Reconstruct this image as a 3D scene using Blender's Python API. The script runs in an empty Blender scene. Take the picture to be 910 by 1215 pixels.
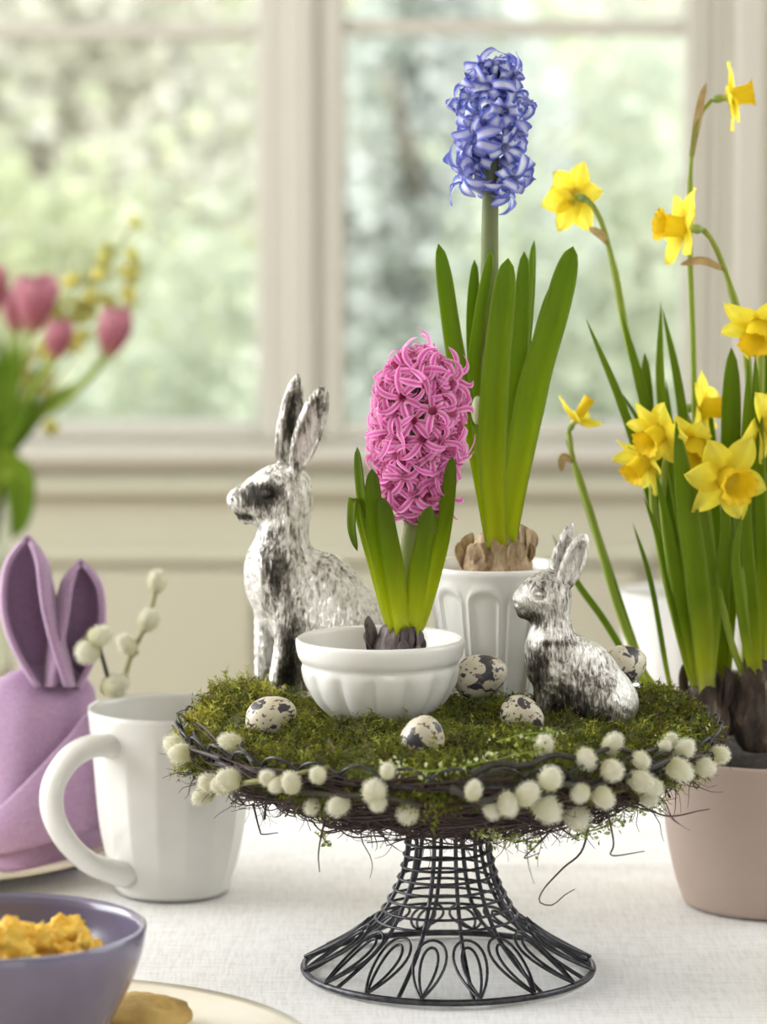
import bpy, math, random
import numpy as np
from mathutils import Vector, Matrix, Quaternion, noise as mnoise

random.seed(11)
rng = np.random.default_rng(11)
SC = bpy.context.scene
COL = SC.collection
PI = math.pi

# ------------------------------------------------------------------ camera
FPX = 4200.0                       # focal length in pixels of the 910 px wide frame
CAM = Vector((-0.040, -2.144, 0.535))
PITCH = math.radians(6.64)
cam_data = bpy.data.cameras.new('camera')
cam_data.sensor_fit = 'HORIZONTAL'
cam_data.sensor_width = 24.0
cam_data.lens = FPX / 910.0 * 24.0
cam_data.clip_start = 0.05
cam_data.clip_end = 200
cam_data.dof.use_dof = True
cam_data.dof.focus_distance = 2.15
cam_data.dof.aperture_fstop = 5.4
cam = bpy.data.objects.new('camera', cam_data)
COL.objects.link(cam)
cam.location = CAM
cam.rotation_euler = (PI / 2 - PITCH, 0, 0)
SC.camera = cam

# ------------------------------------------------------------------ sky, sun, daylight, added fill lamps, exposure
world = bpy.data.worlds.new('sky')
SC.world = world
world.use_nodes = True
wnt = world.node_tree
bg = wnt.nodes['Background']
geo = wnt.nodes.new('ShaderNodeTexCoord')
sep = wnt.nodes.new('ShaderNodeSeparateXYZ')
wr = wnt.nodes.new('ShaderNodeValToRGB')
wr.color_ramp.elements[0].position = 0.0
wr.color_ramp.elements[0].color = (1.0, 0.99, 0.96, 1)
wr.color_ramp.elements[1].position = 0.9
wr.color_ramp.elements[1].color = (0.80, 0.90, 1.0, 1)
wnt.links.new(geo.outputs['Generated'], sep.inputs[0])
wnt.links.new(sep.outputs['Z'], wr.inputs[0])
wnt.links.new(wr.outputs[0], bg.inputs[0])
bg.inputs[1].default_value = 3.0


def light(name, kind, loc, direction, energy, color=(1, 1, 1), **kw):
    d = bpy.data.lights.new(name, kind)
    d.energy = energy
    d.color = color
    for k, v in kw.items():
        setattr(d, k, v)
    o = bpy.data.objects.new(name, d)
    COL.objects.link(o)
    o.location = loc
    o.rotation_euler = Vector(direction).to_track_quat('-Z', 'Y').to_euler()
    return o


light('sun', 'SUN', (-4, -4, 8), (0.50, 0.52, -0.70), 4.2, (1.0, 0.96, 0.90), angle=0.02)
light('daylight_side_window', 'AREA', (-2.63, 0.62, 1.0), (1, -0.18, -0.34), 98, (0.98, 0.99, 1.0),
      shape='RECTANGLE', size=2.5, size_y=1.5)
light('rear_fill', 'AREA', (0.65, -3.16, 0.85), (-0.1, 1, -0.12), 6.5, (0.98, 0.99, 1.0),
      shape='RECTANGLE', size=1.1, size_y=1.2)  # added fill from behind the camera, not a known window

light('right_fill', 'AREA', (1.84, 0.45, 1.2), (-1, -0.12, -0.75), 11, (0.98, 0.99, 1.0),
      shape='RECTANGLE', size=1.6, size_y=0.9)  # added lamp to lift the cloth and pot on the right

SC.view_settings.view_transform = 'Standard'
SC.view_settings.look = 'None'
SC.view_settings.exposure = 0.0
SC.view_settings.gamma = 1.0
SC.view_settings.use_curve_mapping = False
SC.cycles.use_denoising = True
SC.cycles.max_bounces = 10
SC.cycles.transparent_max_bounces = 16
SC.cycles.caustics_reflective = False
SC.cycles.caustics_refractive = False
SC.cycles.sample_clamp_indirect = 6.0

# ------------------------------------------------------------------ geometry helpers
CP, SP = math.cos(PITCH), math.sin(PITCH)


def ray(px, py):
    a = (px - 455.0) / FPX
    b = -(py - 607.5) / FPX
    return Vector((a, CP + b * SP, -SP + b * CP))


def at(px, py, Y):
    d = ray(px, py)
    return CAM + d * ((Y - CAM.y) / d.y)


def tab(px, py, z=0.0):
    d = ray(px, py)
    return CAM + d * ((z - CAM.z) / d.z)


def ppm(Y, z=0.15):
    return FPX / ((Y - CAM.y) * CP + (CAM.z - z) * SP)


def spline(pts, n):
    P = [np.array(p, float) for p in pts]
    if len(P) == 2:
        return [Vector(P[0] + (P[1] - P[0]) * i / (n - 1)) for i in range(n)]
    P = [2 * P[0] - P[1]] + P + [2 * P[-1] - P[-2]]
    seg = [np.linalg.norm(P[i + 1] - P[i]) for i in range(1, len(P) - 2)]
    cum = np.concatenate([[0], np.cumsum(seg)])
    out = []
    for k in range(n):
        s = cum[-1] * k / (n - 1)
        i = min(int(np.searchsorted(cum, s, 'right')) - 1, len(seg) - 1)
        t = (s - cum[i]) / max(seg[i], 1e-9)
        p0, p1, p2, p3 = P[i], P[i + 1], P[i + 2], P[i + 3]
        out.append(Vector(0.5 * (2 * p1 + (p2 - p0) * t + (2 * p0 - 5 * p1 + 4 * p2 - p3) * t * t
                                 + (3 * p1 - p0 - 3 * p2 + p3) * t ** 3)))
    return out


class Geo:
    """a bag of vertices, faces, per-vertex colours and per-vertex (u, v)"""
    def __init__(self):
        self.v, self.f, self.c, self.t = [], [], [], []

    def add(self, v, f, c=None, t=None):
        o = len(self.v)
        self.v += [tuple(p) for p in v]
        self.f += [tuple(i + o for i in q) for q in f]
        self.c += (c if isinstance(c, list) else [c or (1, 1, 1)] * len(v))
        self.t += (t if t else [(0, 0)] * len(v))
        return self


def new_mesh(name, g, mats, smooth=True):
    me = bpy.data.meshes.new(name)
    if isinstance(g, tuple):
        G = Geo()
        G.add(*g)
        g = G
    me.from_pydata(g.v, [], g.f)
    n = len(g.v)
    if g.c and any(c != (1, 1, 1) for c in g.c):
        at_ = me.attributes.new('tint', 'FLOAT_COLOR', 'POINT')
        arr = np.ones((n, 4), np.float32)
        arr[:, :3] = np.array(g.c, np.float32)
        at_.data.foreach_set('color', arr.ravel())
    if g.t and any(t != (0, 0) for t in g.t):
        at_ = me.attributes.new('span', 'FLOAT_VECTOR', 'POINT')
        arr = np.zeros((n, 3), np.float32)
        arr[:, :2] = np.array(g.t, np.float32)
        at_.data.foreach_set('vector', arr.ravel())
    for m in (mats if isinstance(mats, (list, tuple)) else [mats]):
        me.materials.append(m)
    if smooth:
        me.polygons.foreach_set('use_smooth', [True] * len(me.polygons))
    me.update()
    return me


WORLD = {}


def link(name, data, parent=None, M=None):
    """M is the world matrix of the object (world = its own coordinates when None)."""
    o = bpy.data.objects.new(name, data)
    COL.objects.link(o)
    M = M if M is not None else Matrix.Identity(4)
    if parent is not None:
        o.parent = parent
        o.matrix_basis = WORLD[parent.name].inverted() @ M
    else:
        o.matrix_basis = M
    WORLD[o.name] = M
    return o


def part(name, g, m, parent, smooth=True, label=None, kind=None, M=None):
    """mesh given in world coordinates, linked under its thing with the thing's origin"""
    if not isinstance(g, Geo):
        G = Geo()
        G.add(*g)
        g = G
    if M is None:
        W = WORLD[parent.name]
        inv = W.inverted()
        g.v = [tuple(inv @ Vector(p)) for p in g.v]
        M = W
    o = link(name, new_mesh(name, g, m, smooth), parent, M)
    if label:
        o['label'] = label
    if kind:
        o['kind'] = kind
    return o


def tag(o, label, cat, group=None, kind=None):
    o['label'] = label
    o['category'] = cat
    if group:
        o['group'] = group
    if kind:
        o['kind'] = kind
    return o


def thing(name, label, cat, loc=(0, 0, 0), group=None, rot=None):
    M = Matrix.Translation(Vector(loc))
    if rot is not None:
        M = M @ rot.to_4x4()
    o = link(name, None, None, M)
    o.empty_display_size = 0.01
    return tag(o, label, cat, group)


def solo(name, g, m, label, cat, loc=(0, 0, 0), group=None, smooth=True, kind=None):
    """a thing that is one mesh; g in world coordinates"""
    if not isinstance(g, Geo):
        G = Geo()
        G.add(*g)
        g = G
    loc = Vector(loc)
    g.v = [tuple(Vector(p) - loc) for p in g.v]
    o = link(name, new_mesh(name, g, m, smooth), None, Matrix.Translation(loc))
    return tag(o, label, cat, group, kind)


def struct(name, g, m, parent=None, smooth=False):
    if not isinstance(g, Geo):
        G = Geo()
        G.add(*g)
        g = G
    if parent is not None:
        return part(name, g, m, parent, smooth)
    o = link(name, new_mesh(name, g, m, smooth))
    o['kind'] = 'structure'
    return o


def box(x0, x1, y0, y1, z0, z1, bev=0.0):
    if bev <= 0:
        v = [(x, y, z) for x in (x0, x1) for y in (y0, y1) for z in (z0, z1)]
        f = [(0, 1, 3, 2), (4, 6, 7, 5), (0, 4, 5, 1), (2, 3, 7, 6), (0, 2, 6, 4), (1, 5, 7, 3)]
        return v, f
    b = bev
    v, f = [], []
    idx = {}
    for sx in (0, 1):
        for sy in (0, 1):
            for sz in (0, 1):
                X, Y, Z = (x0, x1)[sx], (y0, y1)[sy], (z0, z1)[sz]
                dx, dy, dz = (b, -b)[sx], (b, -b)[sy], (b, -b)[sz]
                for a, p in (('x', (X, Y + dy, Z + dz)), ('y', (X + dx, Y, Z + dz)), ('z', (X + dx, Y + dy, Z))):
                    idx[(sx, sy, sz, a)] = len(v)
                    v.append(p)
    I = idx
    for s in (0, 1):
        f.append((I[s, 0, 0, 'x'], I[s, 1, 0, 'x'], I[s, 1, 1, 'x'], I[s, 0, 1, 'x']))
        f.append((I[0, s, 0, 'y'], I[1, s, 0, 'y'], I[1, s, 1, 'y'], I[0, s, 1, 'y']))
        f.append((I[0, 0, s, 'z'], I[1, 0, s, 'z'], I[1, 1, s, 'z'], I[0, 1, s, 'z']))
        for t in (0, 1):
            f.append((I[s, t, 0, 'x'], I[s, t, 1, 'x'], I[s, t, 1, 'y'], I[s, t, 0, 'y']))
            f.append((I[s, 0, t, 'x'], I[s, 1, t, 'x'], I[s, 1, t, 'z'], I[s, 0, t, 'z']))
            f.append((I[0, s, t, 'y'], I[1, s, t, 'y'], I[1, s, t, 'z'], I[0, s, t, 'z']))
            for w in (0, 1):
                f.append((I[s, t, w, 'x'], I[s, t, w, 'y'], I[s, t, w, 'z']))
    return v, f


def frames(P, closed=False):
    n = len(P)
    T = []
    for i in range(n):
        a, b = P[i - 1 if (closed or i > 0) else 0], P[(i + 1) % n if (closed or i < n - 1) else n - 1]
        d = (b - a)
        T.append(d.normalized() if d.length > 1e-12 else Vector((0, 0, 1)))
    ref = Vector((0, 0, 1)) if abs(T[0].z) < 0.9 else Vector((1, 0, 0))
    N = [(ref - T[0] * ref.dot(T[0])).normalized()]
    for i in range(1, n):
        q = T[i - 1].rotation_difference(T[i])
        v = q @ N[-1]
        N.append((v - T[i] * v.dot(T[i])).normalized())
    return T, N


def tube(P, R, sides=6, closed=False, col=None):
    P = [Vector(p) for p in P]
    n = len(P)
    R = R if isinstance(R, (list, tuple, np.ndarray)) else [R] * n
    T, N = frames(P, closed)
    v, f, t = [], [], []
    for i in range(n):
        B = T[i].cross(N[i])
        for k in range(sides):
            a = 2 * PI * k / sides
            v.append(P[i] + (N[i] * math.cos(a) + B * math.sin(a)) * R[i])
            t.append((i / max(n - 1, 1), math.cos(a)))
    for i in range(n if closed else n - 1):
        j = (i + 1) % n
        for k in range(sides):
            l = (k + 1) % sides
            f.append((i * sides + k, i * sides + l, j * sides + l, j * sides + k))
    if not closed:
        f.append(tuple(range(sides - 1, -1, -1)))
        f.append(tuple((n - 1) * sides + k for k in range(sides)))
    return v, f, col, t


def lathe(prof, n=64, loc=(0, 0, 0), mod=None, closed=False):
    """prof: list of (r, z[, tag]); mod(theta, i, r, z) -> r"""
    v, f, t = [], [], []
    m = len(prof)
    for i, p in enumerate(prof):
        for k in range(n):
            a = 2 * PI * k / n
            r = p[0]
            if mod:
                r = mod(a, i, r, p[1])
            v.append((loc[0] + r * math.cos(a), loc[1] + r * math.sin(a), loc[2] + p[1]))
            t.append((i / (m - 1), a / (2 * PI)))
    for i in range(m if closed else m - 1):
        j = (i + 1) % m
        for k in range(n):
            l = (k + 1) % n
            f.append((i * n + k, i * n + l, j * n + l, j * n + k))
    if not closed:
        if prof[0][0] > 1e-6:
            f.append(tuple(range(n - 1, -1, -1)))
        if prof[-1][0] > 1e-6:
            f.append(tuple((m - 1) * n + k for k in range(n)))
    return v, f, None, t


def prof_spline(pts, n):
    return [(p.x, p.z) for p in spline([(r, 0, z) for r, z in pts], n)]


def blade(P, width, face=(0, -1, 0), cup=0.9, thick=0.0008, prof=None, n=26, m=5, twist=0.0, fold=None):
    """strap leaf: closed body with a channelled cross-section. P control points base to tip."""
    C = spline(P, n)
    T, _ = frames(C)
    face = Vector(face)
    prof = prof or (lambda t: (0.62 + 0.38 * min(1, t * 2.2)) * (1 - max(0, (t - 0.55) / 0.45) ** 2.4) ** 0.75)
    v, f, t = [], [], []
    for i in range(n):
        s = i / (n - 1)
        S = T[i].cross(face)
        S = S.normalized() if S.length > 1e-6 else Vector((1, 0, 0))
        if twist:
            S = Quaternion(T[i], twist * s) @ S
        Nn = S.cross(T[i]).normalized()
        w = max(prof(s) * width * 0.5, 0.00012)
        th = min(thick, w * 0.6)
        ring = []
        for side in (1, -1):
            for k in range(m):
                u = -1 + 2 * k / (m - 1)
                if side < 0:
                    u = -u
                ang = u * cup
                x = math.sin(ang) / max(cup, 1e-3) * w
                d = (1 - math.cos(ang)) / max(cup, 1e-3) * w
                edge = (1 - u * u) ** 0.5
                ring.append(C[i] + S * x + Nn * (d - side * -1 * th * 0.5 * (0.15 + 0.85 * edge)))
                t.append((s, u))
        v += ring
    q = 2 * m
    for i in range(n - 1):
        for k in range(q):
            l = (k + 1) % q
            f.append((i * q + k, i * q + l, (i + 1) * q + l, (i + 1) * q + k))
    f.append(tuple(range(q - 1, -1, -1)))
    f.append(tuple((n - 1) * q + k for k in range(q)))
    return v, f, None, t


def blunt(t):
    return (0.66 + 0.34 * min(1, t * 2.0)) * (1 - 0.25 * max(0, (t - 0.5) / 0.5)) * max(0.0, 1 - max(0, (t - 0.84) / 0.16) ** 2.6) ** 0.55


def sheet(fn, nu, nv, wrap=False):
    v = [fn(i / (nu - 1), j / (nv if wrap else nv - 1)) for i in range(nu) for j in range(nv)]
    f = []
    for i in range(nu - 1):
        for j in range(nv if wrap else nv - 1):
            k = (j + 1) % nv
            f.append((i * nv + j, i * nv + k, (i + 1) * nv + k, (i + 1) * nv + j))
    t = [(i / (nu - 1), -1 + 2 * j / (nv - 1)) for i in range(nu) for j in range(nv)]
    return v, f, None, t


def shell(fn, nu, nv, th):
    """a sheet with thickness th along its own normal, closed at its borders"""
    v, f, _, t = sheet(fn, nu, nv)
    V = np.array([tuple(p) for p in v]).reshape(nu, nv, 3)
    du = np.gradient(V, axis=0)
    dv = np.gradient(V, axis=1)
    N = np.cross(du, dv)
    N /= np.linalg.norm(N, axis=2, keepdims=True) + 1e-12
    a = (V + N * th / 2).reshape(-1, 3)
    b = (V - N * th / 2).reshape(-1, 3)
    n = nu * nv
    F = list(f) + [tuple(i + n for i in reversed(q)) for q in f]
    border = [(0, j) for j in range(nv)] + [(i, nv - 1) for i in range(1, nu)] + \
             [(nu - 1, j) for j in range(nv - 2, -1, -1)] + [(i, 0) for i in range(nu - 2, 0, -1)]
    B = [i * nv + j for i, j in border]
    for k in range(len(B)):
        p, q = B[k], B[(k + 1) % len(B)]
        F.append((q, p, p + n, q + n))
    return [tuple(p) for p in a] + [tuple(p) for p in b], F, None, t + t


def blob(center, rad, seed, amp=0.25, freq=2.0, nu=9, nv=14):
    v, f = [], []
    c = Vector(center)
    for i in range(nu):
        th = PI * i / (nu - 1)
        for j in range(nv):
            ph = 2 * PI * j / nv
            d = Vector((math.sin(th) * math.cos(ph), math.sin(th) * math.sin(ph), math.cos(th)))
            k = 1 + amp * mnoise.noise(d * freq + Vector((seed * 7.3, seed * 1.7, 0)))
            k += amp * 0.5 * mnoise.noise(d * freq * 2.7 + Vector((seed * 3.3, 9, 0)))
            v.append(c + Vector((d.x * rad[0], d.y * rad[1], d.z * rad[2])) * k)
    for i in range(nu - 1):
        for j in range(nv):
            k = (j + 1) % nv
            f.append((i * nv + j, (i + 1) * nv + j, (i + 1) * nv + k, i * nv + k))
    return v, f


def align(loc, z, x=None, scale=1.0, spin=0.0):
    z = Vector(z).normalized()
    q = Vector((0, 0, 1)).rotation_difference(z)
    M = Matrix.Translation(Vector(loc)) @ q.to_matrix().to_4x4() @ Matrix.Rotation(spin, 4, 'Z')
    return M @ Matrix.Scale(scale, 4)


def surface_net(f, lo, hi, h):
    """polygonise f(x, y, z) = 0 on a regular grid (naive surface nets)"""
    ax = [np.arange(lo[i], hi[i] + h, h, dtype=np.float32) for i in range(3)]
    X, Y, Z = np.meshgrid(*ax, indexing='ij')
    V = f(X, Y, Z)
    nx, ny, nz = V.shape
    S = V < 0
    acc = np.zeros((nx - 1, ny - 1, nz - 1, 3), np.float32)
    cnt = np.zeros((nx - 1, ny - 1, nz - 1), np.float32)
    offs = [(a, b, c) for a in (0, 1) for b in (0, 1) for c in (0, 1)]
    for o in offs:
        for d in range(3):
            if o[d]:
                continue
            e = list(o)
            e[d] = 1
            s0 = tuple(slice(o[i], o[i] + (nx, ny, nz)[i] - 1) for i in range(3))
            s1 = tuple(slice(e[i], e[i] + (nx, ny, nz)[i] - 1) for i in range(3))
            cross = S[s0] != S[s1]
            a, b = V[s0], V[s1]
            t = np.where(cross, a / np.where(np.abs(a - b) < 1e-9, 1e-9, a - b), 0)
            for k in range(3):
                acc[..., k] += np.where(cross, o[k] + (t if k == d else 0), 0)
            cnt += cross
    act = cnt > 0
    idx = -np.ones(act.shape, np.int64)
    idx[act] = np.arange(act.sum())
    ijk = np.argwhere(act)
    pts = ijk + acc[act] / cnt[act][:, None]
    pts = pts * h + np.array([a[0] for a in ax])
    faces = []
    for d in range(3):
        u, w = (d + 1) % 3, (d + 2) % 3
        s0 = [slice(None)] * 3
        s1 = [slice(None)] * 3
        s0[d] = slice(0, -1)
        s1[d] = slice(1, None)
        a, b = S[tuple(s0)], S[tuple(s1)]
        E = np.argwhere(a != b)
        ok = (E[:, u] > 0) & (E[:, w] > 0) & (E[:, u] < V.shape[u] - 1) & (E[:, w] < V.shape[w] - 1)
        E = E[ok]
        flip = a[tuple(E.T)]
        def g(du, dw):
            Q = E.copy()
            Q[:, u] -= du
            Q[:, w] -= dw
            return idx[tuple(Q.T)]
        q = np.stack([g(1, 1), g(0, 1), g(0, 0), g(1, 0)], 1)
        q[~flip] = q[~flip][:, ::-1]
        faces.append(q)
    return pts, np.concatenate(faces)


# ------------------------------------------------------------------ material helpers
class Mat:
    def __init__(self, name):
        self.m = bpy.data.materials.new(name)
        self.m.use_nodes = True
        self.nt = self.m.node_tree
        self.bsdf = self.nt.nodes['Principled BSDF']
        self.out = self.nt.nodes['Material Output']

    def n(self, t, **kw):
        x = self.nt.nodes.new(t)
        for k, v in kw.items():
            setattr(x, k, v)
        return x

    def l(self, a, b):
        self.nt.links.new(a, b)

    def set(self, **kw):
        names = dict(base='Base Color', rough='Roughness', metal='Metallic', coat='Coat Weight', coat_r='Coat Roughness',
                     sheen='Sheen Weight', spec='Specular IOR Level', sss='Subsurface Weight')
        for k, v in kw.items():
            s = self.bsdf.inputs[names[k]]
            s.default_value = (*v, 1) if isinstance(v, tuple) else v
        return self

    def noise(self, scale, detail=3, rough=0.55, stretch=None, coord='Object', dist=0.0):
        tc = self.n('ShaderNodeTexCoord')
        src = tc.outputs[coord]
        if stretch:
            mp = self.n('ShaderNodeMapping')
            mp.inputs['Scale'].default_value = stretch
            self.l(src, mp.inputs[0])
            src = mp.outputs[0]
        nz = self.n('ShaderNodeTexNoise')
        nz.inputs['Scale'].default_value = scale
        nz.inputs['Detail'].default_value = detail
        nz.inputs['Roughness'].default_value = rough
        nz.inputs['Distortion'].default_value = dist
        self.l(src, nz.inputs['Vector'])
        return nz.outputs[0]

    def ramp(self, fac, stops):
        r = self.n('ShaderNodeValToRGB')
        e = r.color_ramp.elements
        while len(e) < len(stops):
            e.new(0.5)
        for k, (p, c) in enumerate(stops):
            e[k].position = p
            e[k].color = (*c, 1) if isinstance(c, tuple) else (c, c, c, 1)
        self.l(fac, r.inputs[0])
        return r.outputs[0]

    def mix(self, fac, a, b, blend='MIX'):
        x = self.n('ShaderNodeMix', data_type='RGBA', blend_type=blend)
        for s, val in ((x.inputs[0], fac), (x.inputs[6], a), (x.inputs[7], b)):
            if hasattr(val, 'links') or isinstance(val, bpy.types.NodeSocket):
                self.l(val, s)
            elif isinstance(val, tuple):
                s.default_value = (*val, 1)
            else:
                s.default_value = val
        return x.outputs[2]

    def math(self, op, a, b=0.0):
        x = self.n('ShaderNodeMath', operation=op)
        for s, val in ((x.inputs[0], a), (x.inputs[1], b)):
            if isinstance(val, bpy.types.NodeSocket):
                self.l(val, s)
            else:
                s.default_value = val
        return x.outputs[0]

    def base(self, sock):
        self.l(sock, self.bsdf.inputs['Base Color'])
        return self

    def bump(self, h, strength=0.3, dist=0.001):
        b = self.n('ShaderNodeBump')
        b.inputs['Strength'].default_value = strength
        b.inputs['Distance'].default_value = dist
        self.l(h, b.inputs['Height'])
        self.l(b.outputs[0], self.bsdf.inputs['Normal'])
        return self

    def attr(self, name):
        a = self.n('ShaderNodeAttribute')
        a.attribute_name = name
        return a

    def span(self):
        a = self.attr('span')
        s = self.n('ShaderNodeSeparateXYZ')
        self.l(a.outputs['Vector'], s.inputs[0])
        return s.outputs[0], s.outputs[1]

    def rand(self):
        return self.n('ShaderNodeObjectInfo').outputs['Random']

    def translucent(self, colour, amount=0.4):
        tr = self.n('ShaderNodeBsdfTranslucent')
        self.l(colour, tr.inputs[0])
        mx = self.n('ShaderNodeMixShader')
        mx.inputs[0].default_value = amount
        self.l(self.bsdf.outputs[0], mx.inputs[1])
        self.l(tr.outputs[0], mx.inputs[2])
        self.l(mx.outputs[0], self.out.inputs[0])
        return self


def simple(name, base, rough=0.5, **kw):
    m = Mat(name).set(base=base, rough=rough, **kw)
    return m.m


MT = {}


def make_materials():
    # white glazed china
    m = Mat('white_china').set(base=(0.83, 0.82, 0.78), rough=0.28, coat=0.4, coat_r=0.12)
    m.base(m.ramp(m.noise(25, 2), [(0.3, (0.80, 0.79, 0.75)), (0.7, (0.85, 0.84, 0.80))]))
    MT['china'] = m.m
    m = Mat('ivory_china').set(rough=0.26, coat=0.4, coat_r=0.12)
    m.base(m.ramp(m.noise(25, 2), [(0.3, (0.66, 0.65, 0.605)), (0.7, (0.71, 0.70, 0.655))]))
    MT['ivory'] = m.m
    m = Mat('cream_plate').set(base=(0.80, 0.74, 0.60), rough=0.3, coat=0.3)
    m.base(m.ramp(m.noise(18, 2), [(0.3, (0.70, 0.61, 0.43)), (0.7, (0.75, 0.67, 0.50))]))
    MT['plate'] = m.m
    m = Mat('lilac_glaze').set(rough=0.25, coat=0.5, coat_r=0.1)
    m.base(m.ramp(m.noise(30, 3), [(0.3, (0.125, 0.107, 0.175)), (0.7, (0.15, 0.13, 0.21))]))
    MT['lilac'] = m.m
    m = Mat('rose_taupe_stoneware').set(rough=0.62)
    m.base(m.ramp(m.noise(14, 4), [(0.3, (0.42, 0.33, 0.275)), (0.7, (0.465, 0.365, 0.31))]))
    m.bump(m.noise(400, 2), 0.08, 0.0005)
    MT['taupe'] = m.m
    # linen tablecloth: crossing yarns
    m = Mat('white_linen').set(rough=0.9, sheen=0.15)
    a = m.noise(420, 2, 0.6, (1, 0.10, 1))
    b = m.noise(420, 2, 0.6, (0.10, 1, 1))
    w = m.math('ADD', a, b)
    big = m.noise(6, 3)
    c = m.ramp(w, [(0.35, (0.70, 0.665, 0.61)), (0.5, (0.80, 0.775, 0.73)), (0.65, (0.86, 0.845, 0.81))])
    nt = m.math('MULTIPLY', w, 0.5)
    c = m.ramp(nt, [(0.38, (0.68, 0.655, 0.62)), (0.5, (0.81, 0.795, 0.77)), (0.62, (0.87, 0.86, 0.845))])
    c = m.mix(0.35, c, m.ramp(big, [(0.35, (0.76, 0.74, 0.70)), (0.65, (0.87, 0.86, 0.84))]))
    m.base(c)
    m.bump(w, 0.35, 0.0006)
    MT['linen'] = m.m
    m = Mat('lilac_napkin').set(rough=0.85, sheen=0.3)
    a = m.noise(1500, 1, 0.5, (1, 1, 0.12))
    b = m.noise(1500, 1, 0.5, (0.12, 0.12, 1))
    w = m.math('ADD', a, b)
    m.base(m.ramp(m.math('MULTIPLY', w, 0.5), [(0.35, (0.30, 0.175, 0.30)), (0.65, (0.41, 0.26, 0.40))]))
    m.bump(w, 0.25, 0.0005)
    MT['napkin'] = m.m
    MT['cream_paint'] = simple('cream_paint', (0.545, 0.525, 0.455), 0.5)
    m = Mat('panel_paint').set(rough=0.55)
    m.base(m.ramp(m.noise(3, 2), [(0.3, (0.515, 0.50, 0.385)), (0.7, (0.545, 0.53, 0.415))]))
    MT['panel_paint'] = m.m
    MT['plaster'] = simple('warm_white_plaster', (0.74, 0.73, 0.70), 0.8)
    m = Mat('oak_floor').set(rough=0.5)
    m.base(m.ramp(m.noise(6, 4, 0.6, (1, 0.1, 1)), [(0.3, (0.28, 0.18, 0.10)), (0.7, (0.42, 0.29, 0.17))]))
    MT['floor'] = m.m
    m = Mat('table_wood').set(rough=0.5)
    m.base(m.ramp(m.noise(8, 4, 0.6, (0.1, 1, 1)), [(0.3, (0.30, 0.20, 0.12)), (0.7, (0.45, 0.32, 0.20))]))
    MT['wood'] = m.m
    # window pane
    m = Mat('window_glass')
    tr = m.n('ShaderNodeBsdfTransparent')
    gl = m.n('ShaderNodeBsdfGlossy')
    gl.inputs['Roughness'].default_value = 0.02
    fr = m.n('ShaderNodeFresnel')
    fr.inputs[0].default_value = 1.3
    mx = m.n('ShaderNodeMixShader')
    m.l(fr.outputs[0], mx.inputs[0])
    m.l(tr.outputs[0], mx.inputs[1])
    m.l(gl.outputs[0], mx.inputs[2])
    m.l(mx.outputs[0], m.out.inputs[0])
    MT['pane'] = m.m
    m = Mat('vase_glass').set(base=(0.93, 0.97, 0.94), rough=0.03)
    m.bsdf.inputs['Transmission Weight'].default_value = 1.0
    m.bsdf.inputs['IOR'].default_value = 1.2
    MT['glass'] = m.m
    # wire
    m = Mat('dark_wire').set(metal=0.7, rough=0.42)
    m.base(m.ramp(m.noise(180, 3), [(0.35, (0.035, 0.035, 0.04)), (0.7, (0.09, 0.09, 0.10))]))
    MT['wire'] = m.m
    # antique silver hares
    m = Mat('antique_silver').set(metal=0.9, rough=0.34)
    fur = m.noise(330, 4, 0.6, (1.0, 1.0, 0.22), dist=0.9)
    fine = m.noise(620, 3, 0.6, (1.0, 1.0, 0.35))
    patch = m.noise(48, 4, 0.62, dist=0.6)
    k = m.math('ADD', m.math('MULTIPLY', fur, 0.42), m.math('ADD', m.math('MULTIPLY', patch, 0.36), m.math('MULTIPLY', fine, 0.22)))
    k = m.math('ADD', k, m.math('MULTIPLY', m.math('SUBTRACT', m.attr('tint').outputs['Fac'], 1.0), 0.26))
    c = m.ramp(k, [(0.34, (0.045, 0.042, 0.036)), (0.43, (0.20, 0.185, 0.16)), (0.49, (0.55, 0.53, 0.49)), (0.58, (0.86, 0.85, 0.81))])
    m.base(c)
    m.l(m.ramp(k, [(0.38, 0.55), (0.6, 0.30)]), m.bsdf.inputs['Roughness'])
    m.bump(m.math('ADD', fur, m.math('MULTIPLY', fine, 0.5)), 1.0, 0.0020)
    MT['silver'] = m.m
    # quail egg
    m = Mat('quail_eggshell').set(rough=0.42)
    spots = m.noise(105, 2, 0.5, dist=0.5)
    dots = m.noise(330, 2, 0.5)
    base = m.ramp(m.noise(60, 2), [(0.3, (0.54, 0.48, 0.35)), (0.7, (0.68, 0.63, 0.50))])
    c = m.mix(m.ramp(spots, [(0.545, 0.0), (0.565, 1.0)]), base, (0.045, 0.04, 0.05))
    c = m.mix(m.ramp(dots, [(0.60, 0.0), (0.63, 1.0)]), c, (0.12, 0.085, 0.055))
    m.base(c)
    MT['egg'] = m.m
    # moss and its bed
    m = Mat('moss_strands').set(rough=0.8)
    c = m.attr('tint').outputs['Color']
    m.base(c)
    m.translucent(c, 0.2)
    MT['moss'] = m.m
    m = Mat('moss_bed').set(rough=0.95)
    m.base(m.ramp(m.noise(90, 4), [(0.3, (0.035, 0.04, 0.012)), (0.6, (0.10, 0.115, 0.025)), (0.8, (0.11, 0.075, 0.04))]))
    MT['moss_bed'] = m.m
    m = Mat('birch_twig').set(rough=0.7)
    m.base(m.mix(m.rand(), m.ramp(m.noise(120, 3), [(0.3, (0.030, 0.018, 0.016)), (0.7, (0.085, 0.05, 0.042))]), (0.055, 0.032, 0.03)))
    MT['twig'] = m.m
    m = Mat('willow_bark').set(rough=0.55)
    m.base(m.ramp(m.noise(60, 3), [(0.3, (0.13, 0.12, 0.03)), (0.7, (0.26, 0.24, 0.06))]))
    MT['willow'] = m.m
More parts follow.
